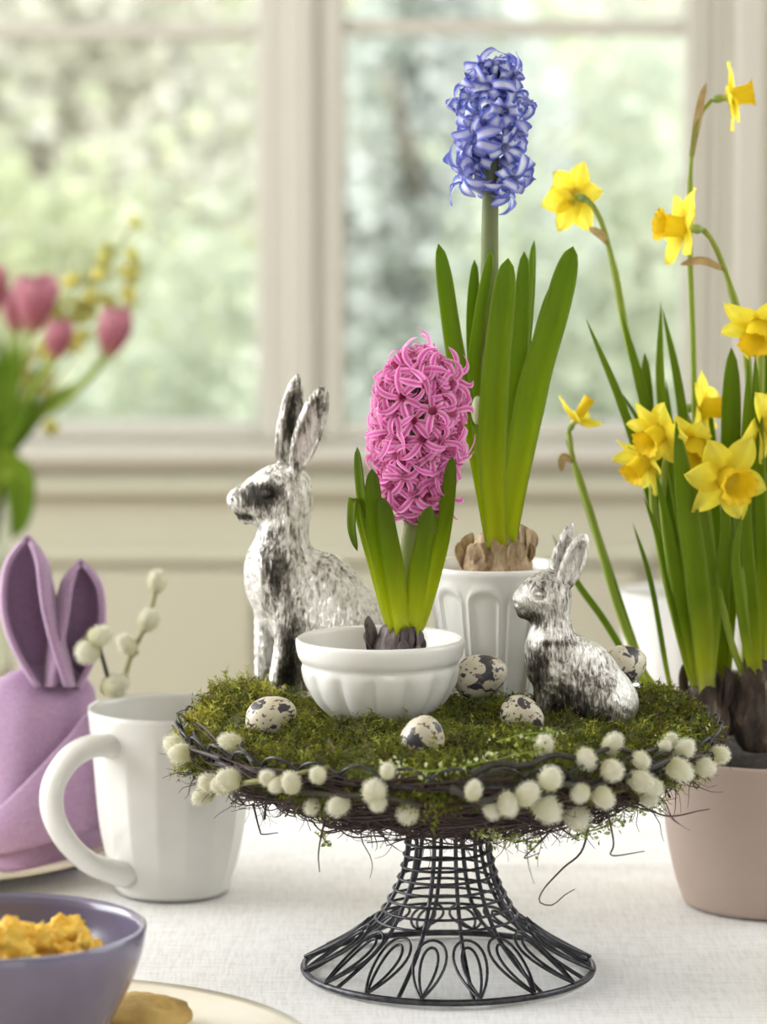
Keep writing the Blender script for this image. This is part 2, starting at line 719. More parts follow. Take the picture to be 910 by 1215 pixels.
    m = Mat('dark_willow_bark').set(rough=0.6)
    m.base(m.ramp(m.noise(60, 3), [(0.3, (0.020, 0.018, 0.015)), (0.7, (0.060, 0.052, 0.040))]))
    MT['willow_dark'] = m.m
    m = Mat('catkin_down').set(rough=0.95, sheen=0.6)
    u, v = m.span()
    c = m.ramp(u, [(0.0, (0.30, 0.27, 0.10)), (0.2, (0.54, 0.52, 0.26)), (0.6, (0.74, 0.72, 0.54)), (1.0, (0.80, 0.78, 0.66))])
    m.base(c)
    m.translucent(c, 0.3)
    MT['catkin'] = m.m
    m = Mat('sprig_leaf').set(rough=0.6)
    c = m.attr('tint').outputs['Color']
    m.base(c)
    m.translucent(c, 0.35)
    MT['sprig'] = m.m

    def leafmat(name, stops, trans=0.48, rough=0.5, edge=None, vein=0.25):
        m = Mat(name).set(rough=rough, spec=0.22)
        u, v = m.span()
        c = m.ramp(u, stops)
        if edge:
            c = m.mix(m.ramp(m.math('ABSOLUTE', v), [(0.72, 0.0), (0.98, 0.8)]), c, edge)
        nz = m.noise(55, 3, 0.6, (1, 1, 0.06))
        c = m.mix(vein, c, m.ramp(nz, [(0.3, 0.25), (0.7, 1.0)]), 'MULTIPLY')
        m.base(c)
        m.translucent(c, trans)
        MT[name] = m.m
    leafmat('hyacinth_leaf', [(0.0, (0.74, 0.77, 0.05)), (0.16, (0.58, 0.66, 0.010)), (0.5, (0.30, 0.45, 0.004)), (1.0, (0.19, 0.34, 0.010))],
            edge=(0.46, 0.58, 0.10))
    leafmat('short_leaf', [(0.0, (0.74, 0.76, 0.10)), (0.25, (0.58, 0.65, 0.018)), (0.6, (0.26, 0.38, 0.006)), (1.0, (0.12, 0.20, 0.012))])
    leafmat('daffodil_leaf', [(0.0, (0.80, 0.77, 0.28)), (0.14, (0.54, 0.60, 0.025)), (0.40, (0.23, 0.35, 0.004)), (1.0, (0.20, 0.32, 0.010))],
            edge=(0.36, 0.47, 0.08))
    leafmat('stem_green', [(0.0, (0.48, 0.54, 0.08)), (0.4, (0.27, 0.38, 0.04)), (1.0, (0.32, 0.39, 0.07))], 0.15)
    leafmat('hyacinth_stem', [(0.0, (0.40, 0.46, 0.12)), (0.6, (0.20, 0.24, 0.10)), (1.0, (0.10, 0.12, 0.06))], 0.1)
    leafmat('tulip_leaf', [(0.0, (0.32, 0.42, 0.03)), (1.0, (0.17, 0.32, 0.02))], 0.4)
    # petals
    m = Mat('pink_floret').set(rough=0.55, spec=0.2)
    u, v = m.span()
    va = m.math('ABSOLUTE', v)
    c = m.ramp(va, [(0.0, (0.72, 0.10, 0.45)), (0.4, (0.88, 0.27, 0.62)), (1.0, (0.97, 0.66, 0.86))])
    c = m.mix(m.ramp(u, [(0.0, 0.75), (0.35, 0.0)]), c, (0.60, 0.20, 0.26))
    c = m.mix(m.math('MULTIPLY', m.rand(), 0.25), c, (0.62, 0.08, 0.36))
    m.base(c)
    m.translucent(c, 0.42)
    MT['pink'] = m.m
    m = Mat('blue_floret').set(rough=0.55, spec=0.2)
    u, v = m.span()
    va = m.math('ABSOLUTE', v)
    c = m.ramp(va, [(0.0, (0.90, 0.90, 0.96)), (0.38, (0.76, 0.79, 0.93)), (0.64, (0.24, 0.32, 0.74)), (1.0, (0.075, 0.09, 0.50))])
    c = m.mix(m.ramp(u, [(0.62, 0.0), (1.0, 0.75)]), c, (0.20, 0.20, 0.60))
    c = m.mix(m.ramp(u, [(0.0, 0.85), (0.24, 0.0)]), c, (0.33, 0.37, 0.66))
    c = m.mix(m.math('MULTIPLY', m.rand(), 0.45), c, (0.20, 0.21, 0.62))
    m.base(c)
    m.translucent(c, 0.3)
    MT['blue'] = m.m
    m = Mat('daffodil_tepal').set(rough=0.55, spec=0.2)
    u, v = m.span()
    c = m.ramp(u, [(0.0, (0.84, 0.66, 0.02)), (0.5, (0.92, 0.79, 0.03)), (1.0, (0.94, 0.86, 0.12))])
    c = m.mix(0.25, c, m.ramp(m.noise(90, 2, 0.6), [(0.3, (0.70, 0.52, 0.02)), (0.7, (0.95, 0.85, 0.2))]))
    m.base(c)
    m.translucent(c, 0.5)
    MT['tepal'] = m.m
    m = Mat('daffodil_trumpet').set(rough=0.55, spec=0.2)
    u, v = m.span()
    c = m.ramp(u, [(0.0, (0.90, 0.74, 0.04)), (0.6, (0.93, 0.77, 0.04)), (1.0, (0.93, 0.71, 0.03))])
    m.base(c)
    m.translucent(c, 0.4)
    MT['trumpet'] = m.m
    m = Mat('papery_spathe').set(rough=0.8)
    m.base(m.ramp(m.noise(80, 3), [(0.3, (0.38, 0.25, 0.10)), (0.7, (0.60, 0.45, 0.22))]))
    MT['spathe'] = m.m
    m = Mat('tulip_petal').set(rough=0.5)
    u, v = m.span()
    c = m.ramp(u, [(0.0, (0.46, 0.30, 0.14)), (0.3, (0.44, 0.13, 0.17)), (1.0, (0.50, 0.20, 0.26))])
    c = m.mix(m.math('MULTIPLY', m.rand(), 0.5), c, (0.60, 0.28, 0.33))
    m.base(c)
    m.translucent(c, 0.4)
    MT['tulip'] = m.m
    m = Mat('forsythia_blossom').set(rough=0.6)
    c = m.ramp(m.rand(), [(0.0, (0.75, 0.67, 0.16)), (1.0, (0.58, 0.60, 0.18))])
    m.base(c)
    m.translucent(c, 0.4)
    MT['forsythia'] = m.m
    # bulbs and soils
    m = Mat('dark_bulb_skin').set(rough=0.6)
    nz = m.noise(130, 4, 0.65, (1, 1, 0.35))
    m.base(m.ramp(nz, [(0.3, (0.035, 0.028, 0.030)), (0.55, (0.13, 0.10, 0.105)), (0.75, (0.34, 0.28, 0.28))]))
    m.bump(nz, 0.9, 0.002)
    MT['bulb_dark'] = m.m
    m = Mat('tan_bulb_skin').set(rough=0.75)
    nz = m.noise(130, 4, 0.65, (1, 1, 0.4))
    m.base(m.ramp(nz, [(0.3, (0.16, 0.10, 0.06)), (0.5, (0.42, 0.30, 0.17)), (0.75, (0.68, 0.56, 0.38))]))
    m.bump(nz, 0.9, 0.002)
    MT['bulb_tan'] = m.m
    m = Mat('brown_bulb_skin').set(rough=0.75)
    nz = m.noise(95, 4, 0.65, (1, 1, 0.3))
    m.base(m.ramp(nz, [(0.35, (0.022, 0.016, 0.013)), (0.58, (0.085, 0.058, 0.042)), (0.75, (0.34, 0.27, 0.19))]))
    m.bump(nz, 0.9, 0.003)
    MT['bulb_brown'] = m.m
    m = Mat('sandy_soil').set(rough=0.95)
    nz = m.noise(420, 4, 0.7)
    m.base(m.ramp(nz, [(0.3, (0.14, 0.10, 0.07)), (0.5, (0.46, 0.38, 0.26)), (0.7, (0.68, 0.60, 0.45))]))
    m.bump(nz, 1.0, 0.002)
    MT['soil_sand'] = m.m
    m = Mat('dark_soil').set(rough=0.95)
    nz = m.noise(300, 4, 0.7)
    m.base(m.ramp(nz, [(0.3, (0.012, 0.010, 0.009)), (0.7, (0.06, 0.045, 0.035))]))
    m.bump(nz, 1.0, 0.003)
    MT['soil_dark'] = m.m
    # food
    m = Mat('golden_snack').set(rough=0.7)
    nz = m.noise(120, 4, 0.6)
    m.base(m.ramp(nz, [(0.3, (0.66, 0.31, 0.015)), (0.5, (0.84, 0.51, 0.05)), (0.75, (0.92, 0.68, 0.17))]))
    m.bump(nz, 0.6, 0.002)
    MT['snack'] = m.m
    m = Mat('baked_biscuit').set(rough=0.65)
    nz = m.noise(60, 4, 0.6)
    m.base(m.ramp(nz, [(0.3, (0.42, 0.25, 0.06)), (0.7, (0.66, 0.46, 0.15))]))
    m.bump(nz, 0.5, 0.002)
    MT['biscuit'] = m.m
    # garden: foliage paled, glare of air and glass mixed into its colours
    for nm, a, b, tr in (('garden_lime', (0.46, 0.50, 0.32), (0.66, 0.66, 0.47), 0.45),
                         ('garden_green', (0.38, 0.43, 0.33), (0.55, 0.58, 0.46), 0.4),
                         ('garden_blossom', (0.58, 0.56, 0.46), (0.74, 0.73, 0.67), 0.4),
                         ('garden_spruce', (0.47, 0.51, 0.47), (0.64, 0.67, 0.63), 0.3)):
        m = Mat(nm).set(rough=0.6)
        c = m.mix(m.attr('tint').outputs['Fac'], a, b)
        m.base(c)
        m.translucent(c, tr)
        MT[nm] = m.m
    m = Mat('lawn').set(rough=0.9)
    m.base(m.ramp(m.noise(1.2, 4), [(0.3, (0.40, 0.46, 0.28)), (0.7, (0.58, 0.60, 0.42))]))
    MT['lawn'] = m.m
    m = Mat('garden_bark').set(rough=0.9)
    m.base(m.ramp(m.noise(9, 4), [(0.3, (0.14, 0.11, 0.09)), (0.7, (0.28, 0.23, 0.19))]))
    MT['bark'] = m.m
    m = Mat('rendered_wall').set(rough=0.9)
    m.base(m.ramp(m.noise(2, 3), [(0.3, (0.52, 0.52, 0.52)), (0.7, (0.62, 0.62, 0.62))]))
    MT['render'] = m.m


make_materials()

# ------------------------------------------------------------------ the room
WY = 2.40                                   # inner face of the window wall
RX0, RX1, RY0, ZF, ZC = -2.7, 1.9, -3.2, -0.75, 1.80


def wx(px):
    return at(px, 300, WY).x


def wz(py):
    return at(455, py, WY).z


struct('floor', box(RX0, RX1, RY0, WY + 0.2, ZF - 0.1, ZF), MT['floor'])
struct('ceiling', box(RX0 - 0.1, RX1 + 0.1, RY0 - 0.1, WY + 0.2, ZC, ZC + 0.1), MT['plaster'])
wr_ = Geo()
for b in ((RX1, RX1 + 0.1, RY0, WY + 0.2, ZF, 0.72), (RX1, RX1 + 0.1, RY0, WY + 0.2, 1.68, ZC),
          (RX1, RX1 + 0.1, RY0, -0.37, 0.72, 1.68), (RX1, RX1 + 0.1, 1.27, WY + 0.2, 0.72, 1.68)):
    wr_.add(*box(*b))
struct('wall_right', wr_, MT['plaster'])
wl = Geo()
for b in ((RX0 - 0.1, RX0, RY0, WY + 0.2, ZF, 0.22), (RX0 - 0.1, RX0, RY0, WY + 0.2, 1.75, ZC),
          (RX0 - 0.1, RX0, RY0, -0.65, 0.22, 1.75), (RX0 - 0.1, RX0, 1.89, WY + 0.2, 0.22, 1.75)):
    wl.add(*box(*b))
struct('wall_left', wl, MT['plaster'])
wf = Geo()
for b in ((RX0, 0.1, RY0 - 0.1, RY0, ZF, ZC), (1.2, RX1, RY0 - 0.1, RY0, ZF, ZC), (0.1, 1.2, RY0 - 0.1, RY0, 1.45, ZC),
          (0.1, 1.2, RY0 - 0.1, RY0, ZF, 0.25)):
    wf.add(*box(*b))
struct('wall_front', wf, MT['plaster'])

# window wall: two casements; openings measured on the wall plane
GL0, GL1 = wx(-150), wx(303)               # left casement, edges of its light
GR0, GR1 = wx(410), wx(815)
ZB = wz(505)                               # bottom of the glass
ZT = 1.62
ST = 0.040                                 # stile width
OX0, OX1 = GL0 - ST, GR1 + 0.055
ZS = wz(528)
wb = Geo()
for b in ((RX0, OX0, WY, WY + 0.2, ZF, ZC), (OX1, RX1, WY, WY + 0.2, ZF, ZC), (OX0, OX1, WY, WY + 0.2, ZT + 0.05, ZC),
          (OX0, OX1, WY, WY + 0.2, ZF, ZS - 0.012)):
    wb.add(*box(*b))
wall_back = struct('wall_back', wb, MT['panel_paint'])
WORLD[wall_back.name] = Matrix.Identity(4)
# panelling on the wall under the window
for (a, b, c, d, y) in ((-0.62, wx(300), wz(900), wz(672), 0.016), (wx(352), wx(760), wz(900), wz(672), 0.016),
                        (wx(812), wx(1200), wz(900), wz(672), 0.016)):
    part('panel', box(a, b, WY - y, WY, c, d, 0.006), MT['panel_paint'], wall_back, smooth=False)
    part('panel_moulding', box(a - 0.02, b + 0.02, WY - 0.024, WY, d + 0.004, d + 0.022, 0.006), MT['panel_paint'], wall_back, smooth=False)
part('dado_moulding', box(RX0, RX1, WY - 0.022, WY, wz(588), wz(572), 0.006), MT['panel_paint'], wall_back, smooth=False)
# plain reveal / architrave on the right of the window
part('architrave', box(OX1, OX1 + 0.045, WY - 0.022, WY, ZS, ZC, 0.006), MT['cream_paint'], wall_back, smooth=False)
part('architrave', box(OX0 - 0.06, OX0, WY - 0.022, WY, ZS, ZC, 0.006), MT['cream_paint'], wall_back, smooth=False)
trim = struct('trim_1', box(OX0 - 0.04, OX1 + 0.05, WY - 0.028, WY + 0.2, ZS - 0.026, ZS, 0.007), MT['cream_paint'])


def window(n, x0, x1, mz):
    """casement: stiles, rails, glazing bars, panes"""
    fy0, fy1 = WY + 0.05, WY + 0.10
    w = struct(f'window_{n}', box(x0 - ST, x0, fy0, fy1, ZS, ZT + 0.05, 0.006), MT['cream_paint'])
    WORLD[w.name] = Matrix.Identity(4)
    P = lambda nm, b, m='cream_paint': part(nm, box(*b), MT[m], w, smooth=False)
    P('stile', (x1, x1 + ST, fy0, fy1, ZS, ZT + 0.05, 0.006))
    P('bottom_rail', (x0, x1, fy0, fy1, ZS, ZB, 0.006))
    P('top_rail', (x0, x1, fy0, fy1, ZT, ZT + 0.05, 0.006))
    bars = [mz + 0.40 * k for k in range(3)]
    zs = [ZB] + bars + [ZT]
    for z in bars:
        P('glazing_bar', (x0, x1, fy0 + 0.01, fy1 - 0.01, z - 0.0105, z + 0.0105, 0.004))
    for a, b in zip(zs[:-1], zs[1:]):
        P('pane', (x0 + 0.001, x1 - 0.001, fy0 + 0.023, fy0 + 0.027, a, b), 'pane')


window(1, GL0, GL1, wz(36))
window(2, GR0, GR1, wz(31))
struct('trim_2', box(GL1 + ST - 0.004, GR0 - ST + 0.004, WY + 0.040, WY + 0.12, ZS, ZT + 0.05, 0.008), MT['cream_paint'])
struct('trim_3', box(GR1 + ST, OX1, WY + 0.03, WY + 0.12, ZS, ZT + 0.05, 0.006), MT['cream_paint'])

# ------------------------------------------------------------------ the garden
struct('lawn_ground', box(-40, 40, WY + 0.4, 60, -1.15, -1.05), MT['lawn'])


def tree(name, label, base, mat, h0, h1, rad, n, leaf, trunk_r=0.06, seed=0, cat='tree', group=None, cone=False):
    r = np.random.default_rng(seed)
    t = thing(name, label, cat, (base[0], base[1], -1.05), group)
    bx, by = base
    pts = [(bx + 0.05 * r.normal(), by + 0.05 * r.normal(), -1.05 + (h1 + 1.05) * 0.8 * k / 5) for k in range(6)]
    part('trunk', tube(spline(pts, 12), [trunk_r * (1 - 0.06 * k) for k in range(12)], 8), MT['bark'], t)
    for k in range(5):
        a = r.uniform(0, 2 * PI)
        z = h0 + (h1 - h0) * r.uniform(0.1, 0.6)
        e = (bx + math.cos(a) * rad[0] * 0.7, by + math.sin(a) * rad[1] * 0.7, z + 0.4 * rad[0])
        part('branch', tube(spline([(bx, by, z - 0.2), ((bx + e[0]) / 2, (by + e[1]) / 2, z + 0.02), e], 8), [trunk_r * 0.4 * (1 - 0.09 * q) for q in range(8)], 6), MT['bark'], t)
    nc = 26
    cl = r.normal(size=(nc, 3))
    cl /= np.linalg.norm(cl, axis=1)[:, None]
    cl *= r.uniform(0.25, 0.9, (nc, 1))
    g = Geo()
    n, leaf = int(n * 2.6), leaf * 0.62
    idx = r.integers(0, nc, n)
    for i in idx:
        p = cl[i] + r.normal(size=3) * 0.16
        tone = 0.15 + 0.7 * (i / nc) + r.uniform(-0.15, 0.15)
        z = h0 + (h1 - h0) * (p[2] * 0.5 + 0.5)
        k = (1.15 - (p[2] * 0.5 + 0.5)) if cone else 1.0
        c = Vector((bx + p[0] * rad[0] * k, by + p[1] * rad[1] * k, z))
        d = Vector(r.normal(size=3)).normalized()
        s = d.cross(Vector(r.normal(size=3))).normalized()
        L = leaf * r.uniform(0.7, 1.3)
        w = L * 0.32
        g.add([c, c + d * L * 0.5 + s * w, c + d * L, c + d * L * 0.5 - s * w], [(0, 1, 2, 3)], [(tone,) * 3] * 4)
    part('foliage', g, MT[mat], t, kind='stuff')
    return t


def gx(px, Y):
    return at(px, 300, Y).x


G_ = 'shrubs and trees in the garden outside'
tree('garden_shrub', 'pale lime bush outside the casement with the tulips before it', (gx(40, 5.2), 5.2), 'garden_lime', -0.9, 0.50, (0.62, 0.5), 2200, 0.09, 0.03, 1, 'shrub', G_)
tree('blossom_tree', 'white blossoming tree outside the tulip side casement', (gx(60, 8.0), 8.0), 'garden_blossom', -0.3, 1.9, (1.0, 0.8), 3200, 0.11, 0.06, 2, 'tree', G_)
tree('garden_shrub', 'grey-green bush beside the window mullion, above the big silver rabbit', (gx(225, 4.1), 4.1), 'garden_green', -0.9, 0.40, (0.30, 0.4), 1500, 0.075, 0.025, 3, 'shrub', G_)
tree('spruce_tree', 'bluish spruce outside behind the blue hyacinth', (gx(520, 6.4), 6.4), 'garden_spruce', -0.9, 1.3, (0.62, 0.6), 3200, 0.085, 0.06, 4, 'tree', G_, True)
tree('garden_shrub', 'bright yellow-green bush outside above the blue hyacinth', (gx(600, 9.0), 9.0), 'garden_lime', -0.6, 1.3, (0.9, 0.7), 2600, 0.11, 0.05, 5, 'shrub', G_)
tree('garden_shrub', 'soft green bush outside behind the tallest daffodil', (gx(760, 5.05), 5.05), 'garden_green', -0.9, 0.62, (0.42, 0.5), 1700, 0.08, 0.03, 6, 'shrub', G_)
tree('blossom_tree', 'white blossoming tree outside beyond the daffodil side casement', (gx(760, 10.5), 10.5), 'garden_blossom', -0.5, 2.0, (1.0, 0.8), 2800, 0.11, 0.07, 7, 'tree', G_)
for i, (px, Y, lab) in enumerate(((-60, 13, 'far pale hedge tree left of the blossoming tree'), (330, 15.2, 'far pale hedge tree seen past the mullion'),
                                  (900, 17.4, 'far pale hedge tree beyond the right window frame'))):
    tree('hedge_tree', lab, (gx(px, Y), Y), 'garden_lime', -1.0, 2.4, (1.8, 0.8), 3000, 0.16, 0.08, 20 + i, 'tree', G_)
gw = solo('garden_wall', box(gx(380, 7.6), gx(900, 7.6), 7.6, 7.8, -1.05, at(500, 330, 7.6).z - 0.28), MT['render'],
          'low grey rendered garden wall behind the bushes outside', 'wall', (gx(600, 7.6), 7.7, -1.05), smooth=False)

# ------------------------------------------------------------------ table and cloth
TX0, TX1, TY0, TY1 = -1.15, 1.15, -0.95, 0.985
tb = thing('dining_table', 'wooden dining table hidden under the white linen cloth', 'table', (0, 0, ZF))
part('table_top', box(TX0, TX1, TY0, TY1, -0.034, -0.006, 0.003), MT['wood'], tb, smooth=False)
for sx in (TX0 + 0.08, TX1 - 0.08):
    for sy in (TY0 + 0.08, TY1 - 0.08):
        part('leg', box(sx - 0.035, sx + 0.035, sy - 0.035, sy + 0.035, ZF, -0.034, 0.004), MT['wood'], tb, smooth=False)


def cloth_z(x, y):
    z = -0.0012 + 0.0012 * mnoise.noise(Vector((x * 5, y * 9, 0.3)))
    # pressed fold lines and soft ridges in free stretches of cloth
    z += 0.0034 * math.exp(-((y - 0.292 - 0.05 * x) / 0.012) ** 2) * (1 if x > 0.02 else max(0, 1 - (0.02 - x) / 0.08)) * max(0, min(1, (0.75 - x) / 0.2))
    z += 0.0018 * math.exp(-((y + 0.135 + 0.03 * x) / 0.016) ** 2) * max(0, min(1, (x - 0.06) / 0.1))
    z += 0.0022 * math.exp(-((y - 0.42 - 0.10 * x) / 0.022) ** 2)
    return z


xs = np.concatenate([[TX0 - 0.006] * 3, np.linspace(TX0, -0.4, 14), np.linspace(-0.39, 0.45, 170), np.linspace(0.46, TX1, 14), [TX1 + 0.006] * 3])
ys = np.concatenate([[TY0 - 0.006] * 3, np.linspace(TY0, -0.34, 8), np.linspace(-0.335, 0.55, 180), np.linspace(0.56, TY1, 14), [TY1 + 0.006] * 3])
drop = [0.26, 0.12, 0.012]
g = Geo()
vv, ff = [], []
NX, NY = len(xs), len(ys)
for i in range(NX):
    for j in range(NY):
        dx = drop[i] if i < 3 else (drop[NX - 1 - i] if i > NX - 4 else 0)
        dy = drop[j] if j < 3 else (drop[NY - 1 - j] if j > NY - 4 else 0)
        d = max(dx, dy)
        x, y = float(xs[i]), float(ys[j])
        if d > 0.05:
            k = 0.018 * math.sin((x + y) * 22) * d / 0.26
            x += (-1 if i < 3 else 1 if i > NX - 4 else 0) * (0.012 + k)
            y += (-1 if j < 3 else 1 if j > NY - 4 else 0) * (0.012 + k)
        vv.append((x, y, cloth_z(x, y) - d))
for i in range(NX - 1):
    for j in range(NY - 1):
        ff.append((i * NY + j, (i + 1) * NY + j, (i + 1) * NY + j + 1, i * NY + j + 1))
solo('tablecloth', (vv, ff), MT['linen'], 'off-white woven linen tablecloth spread over the whole table', 'tablecloth', (0, 0, 0))

# ------------------------------------------------------------------ wire cake stand
RIB = [(0.0890, 0.0020), (0.080, 0.0065), (0.066, 0.0145), (0.0545, 0.0225), (0.0445, 0.0320), (0.0365, 0.0440), (0.0300, 0.0580),
       (0.0262, 0.0730), (0.0255, 0.0860), (0.0300, 0.0980), (0.050, 0.1080), (0.090, 0.1180), (0.130, 0.1300), (0.160, 0.1450)]
RC = spline([(r, 0, z) for r, z in RIB], 60)


def rib_at(s):
    """point on the flare, s=0 at the base ring and 1 at the tray rim"""
    k = max(0.0, min(0.9999, s)) * (len(RC) - 1)
    i = int(k)
    p = RC[i].lerp(RC[i + 1], k - i)
    return p.x, p.z


def pol(r, a, z):
    return Vector((r * math.cos(a), r * math.sin(a), z))


stand = thing('wire_cake_stand', 'dark wire cake stand with a flared woven foot on the linen cloth', 'cake stand', (0, 0, 0))
part('base_ring', tube([pol(0.0895, 2 * PI * k / 96, 0.0022) for k in range(96)], 0.0021, 8, True), MT['wire'], stand)
NR = 12
NPL = 16
for k in range(NR):
    a = 2 * PI * (k + 0.3) / NR
    pts = [pol(p.x, a, p.z) for p in RC]
    part('rib', tube(pts, 0.00135, 6), MT['wire'], stand)
for k in range(NPL):
    a = 2 * PI * k / NPL
    for q, (wd, top, bot) in enumerate(((0.0096, 0.185, 0.001), (0.0050, 0.165, 0.010))):
        L = []
        am = a + PI / NPL
        n = 30
        for i in range(n + 1):
            ph = -PI + 2 * PI * i / n                       # teardrop, rounded top at 0, point on the base ring
            s = top - (top - bot) * (1 - math.cos(ph)) / 2
            w = wd * 1.3 * math.sin(ph) * math.cos(ph / 2)
            r, z = rib_at(s)
            L.append(pol(r + 0.0022, am + w / max(r, 0.03), z + 0.0022))
        part('petal_loop', tube(L, 0.00095, 5), MT['wire'], stand)
H = []
turns = 15
for i in range(turns * 28 + 1):
    t = i / (turns * 28)
    s = 0.195 + t * 0.42
    r, z = rib_at(s)
    H.append(pol(r + 0.0014, 2 * PI * turns * t, z))
part('neck_spiral', tube(H, 0.00095, 5), MT['wire'], stand)
part('tray_ring', tube([pol(0.160, 2 * PI * k / 110, 0.1455) for k in range(110)], 0.0018, 7, True), MT['wire'], stand)
part('tray_ring', tube([pol(0.100, 2 * PI * k / 80, 0.1215) for k in range(80)], 0.0012, 6, True), MT['wire'], stand)
NL = 38
for k in range(NL):
    a0 = 2 * PI * k / NL
    L = []
    for i in range(15):
        t = i / 14
        L.append(pol(0.1615 + 0.006 * math.sin(PI * t), a0 + (t * 1.25 - 0.12) * 2 * PI / NL, 0.1455 + 0.0125 * math.sin(PI * t) ** 0.7))
    part('rim_loop', tube(L, 0.0009, 5), MT['wire'], stand)

# ------------------------------------------------------------------ moss cushion
def bump2(x, y, cx, cy, s, h):
    return h * math.exp(-((x - cx) ** 2 + (y - cy) ** 2) / (2 * s * s))


def moss_z(x, y):
    r = math.hypot(x, y)
    z = 0.148 + 0.012 * (1 - (r / 0.16) ** 2)
    z += bump2(x, y, -0.132, 0.035, 0.024, 0.020) + bump2(x, y, 0.135, 0.02, 0.026, 0.017)
    z += bump2(x, y, 0.11, -0.075, 0.03, 0.004) + bump2(x, y, -0.02, -0.105, 0.03, 0.002)
    z += 0.0075 * mnoise.noise(Vector((x * 34, y * 34, 1.2))) + 0.0045 * mnoise.noise(Vector((x * 85, y * 85, 4.2)))
    e = max(0, (r - 0.148) / 0.014)
    return z - 0.012 * e * e


# where things stand on the moss (centre, clear radius)
BOWL = Vector((at(451, 756, 0.0).x, 0.0))
POT = Vector((at(585, 668, 0.088).x, 0.088))
CLEAR = [(BOWL.x, BOWL.y, 0.029), (POT.x, POT.y, 0.029)]

moss = thing('moss_cushion', 'cushion of green and yellowish moss filling the wire cake stand tray', 'moss', (0, 0, 0.145))
g = Geo()
NRr, NA = 34, 120
vv = [(0, 0, moss_z(0, 0))]
for i in range(1, NRr):
    r = 0.160 * i / (NRr - 1)
    for k in range(NA):
        a = 2 * PI * k / NA
        rr = r * (1 + (0.02 * mnoise.noise(Vector((math.cos(a) * 3, math.sin(a) * 3, 7))) if i > NRr - 6 else 0))
        vv.append((rr * math.cos(a), rr * math.sin(a), moss_z(rr * math.cos(a), rr * math.sin(a))))
for (r, z) in ((0.150, 0.134), (0.10, 0.124)):
    for k in range(NA):
        a = 2 * PI * k / NA
        vv.append((r * math.cos(a), r * math.sin(a), z))
ff = [(0, 1 + k, 1 + (k + 1) % NA) for k in range(NA)]
for i in range(NRr):
    for k in range(NA):
        l = (k + 1) % NA
        a, b = 1 + i * NA, 1 + (i + 1) * NA
        ff.append((a + k, b + k, b + l, a + l))
ff.append(tuple(1 + NRr * NA + k for k in range(NA)))
part('moss_bed', (vv, ff), MT['moss_bed'], moss, kind='stuff')


def moss_strands(n):
    g = Geo()
    pal = [(0.205, 0.225, 0.016), (0.105, 0.125, 0.010), (0.34, 0.345, 0.035), (0.04, 0.05, 0.008), (0.15, 0.10, 0.045), (0.48, 0.44, 0.08)]
    done = 0
    while done < n:
        r = 0.167 * math.sqrt(rng.uniform())
        a = rng.uniform(0, 2 * PI)
        x, y = r * math.cos(a), r * math.sin(a)
        if y > 0.06 and rng.uniform() < 0.45:
            continue
        if any((x - cx) ** 2 + (y - cy) ** 2 < cr * cr for cx, cy, cr in CLEAR):
            continue
        lump = mnoise.noise(Vector((x * 42, y * 42, 9))) + 0.6 * mnoise.noise(Vector((x * 110, y * 110, 3)))
        if lump < -0.25 and rng.uniform() < 0.65:
            continue
        done += 1
        e = 0.004
        xb, yb = (x, y) if r < 0.158 else (x * 0.158 / r, y * 0.158 / r)
        nx = -(moss_z(xb + e, yb) - moss_z(xb - e, yb)) / (2 * e)
        ny = -(moss_z(xb, yb + e) - moss_z(xb, yb - e)) / (2 * e)
        nrm = Vector((nx * 0.9, ny * 0.9, 1)).normalized()
        left = math.exp(-((x + 0.135) ** 2 + (y - 0.015) ** 2) / 0.0026)
        d = (nrm + Vector(rng.normal(size=3)) * (0.75 + 0.25 * left)).normalized()
        if d.z < -0.1:
            d.z = 0.05
        big = rng.uniform() < 0.16 + 0.35 * left
        L = (0.0052 + 0.0022 * lump) * rng.uniform(0.6, 1.5) * (1.75 if big else 1)
        L = max(L, 0.0022)
        base = Vector((xb, yb, moss_z(xb, yb) - 0.0012))
        if r > 0.158:
            base.z -= 0.006 * rng.uniform()
            d = (d + Vector((x, y, 0)).normalized() * 0.6).normalized()
        side = d.cross(Vector(rng.normal(size=3))).normalized()
        w = 0.00034 * rng.uniform(0.7, 1.5) * (1.5 if big else 1)
        t = rng.uniform() * 0.8 + 0.42 * lump + 0.50 * left + 0.08
        c = pal[5] if t > 1.25 else pal[2] if t > 0.92 else pal[0] if t > 0.55 else pal[1] if t > 0.2 else pal[3]
        if rng.uniform() < 0.10:
            c = pal[4]
        j = rng.uniform(0.75, 1.3)
        c = tuple(q * j for q in c)
        dk = tuple(q * 0.6 for q in c)
        # a curling shoot with small leaflets on both sides, like feather moss
        ns = 4 if big else 2
        P = [base]
        dd = d.copy()
        for k in range(ns):
            dd = (dd + Vector(rng.normal(size=3)) * 0.38 - Vector((0, 0, 0.22 if big else 0.05))).normalized()
            P.append(P[-1] + dd * L / ns)
        V, F, Cc = [], [], []
        for k, p in enumerate(P):
            ww = w * (1.3 - k / ns)
            V += [p - side * ww, p + side * ww]
            Cc += [dk if k == 0 else c] * 2
            if k:
                q = 2 * k
                F.append((q - 2, q - 1, q + 1, q))
        up = side.cross(d)
        for k in range(1, ns + 1):
            q = P[k]
            for sgn in (1, -1):
                tip = q + (side * sgn * 0.85 + dd * 0.6 + up * rng.uniform(-0.5, 0.5)) * L * (0.26 if big else 0.36)
                i0 = len(V)
                V += [q - dd * w * 1.3, q + dd * w * 1.3, tip]
                F.append((i0, i0 + 1, i0 + 2))
                Cc += [c, c, c]
        g.add(V, F, Cc)
    return g


part('moss_tips', moss_strands(30000), MT['moss'], moss, kind='stuff')

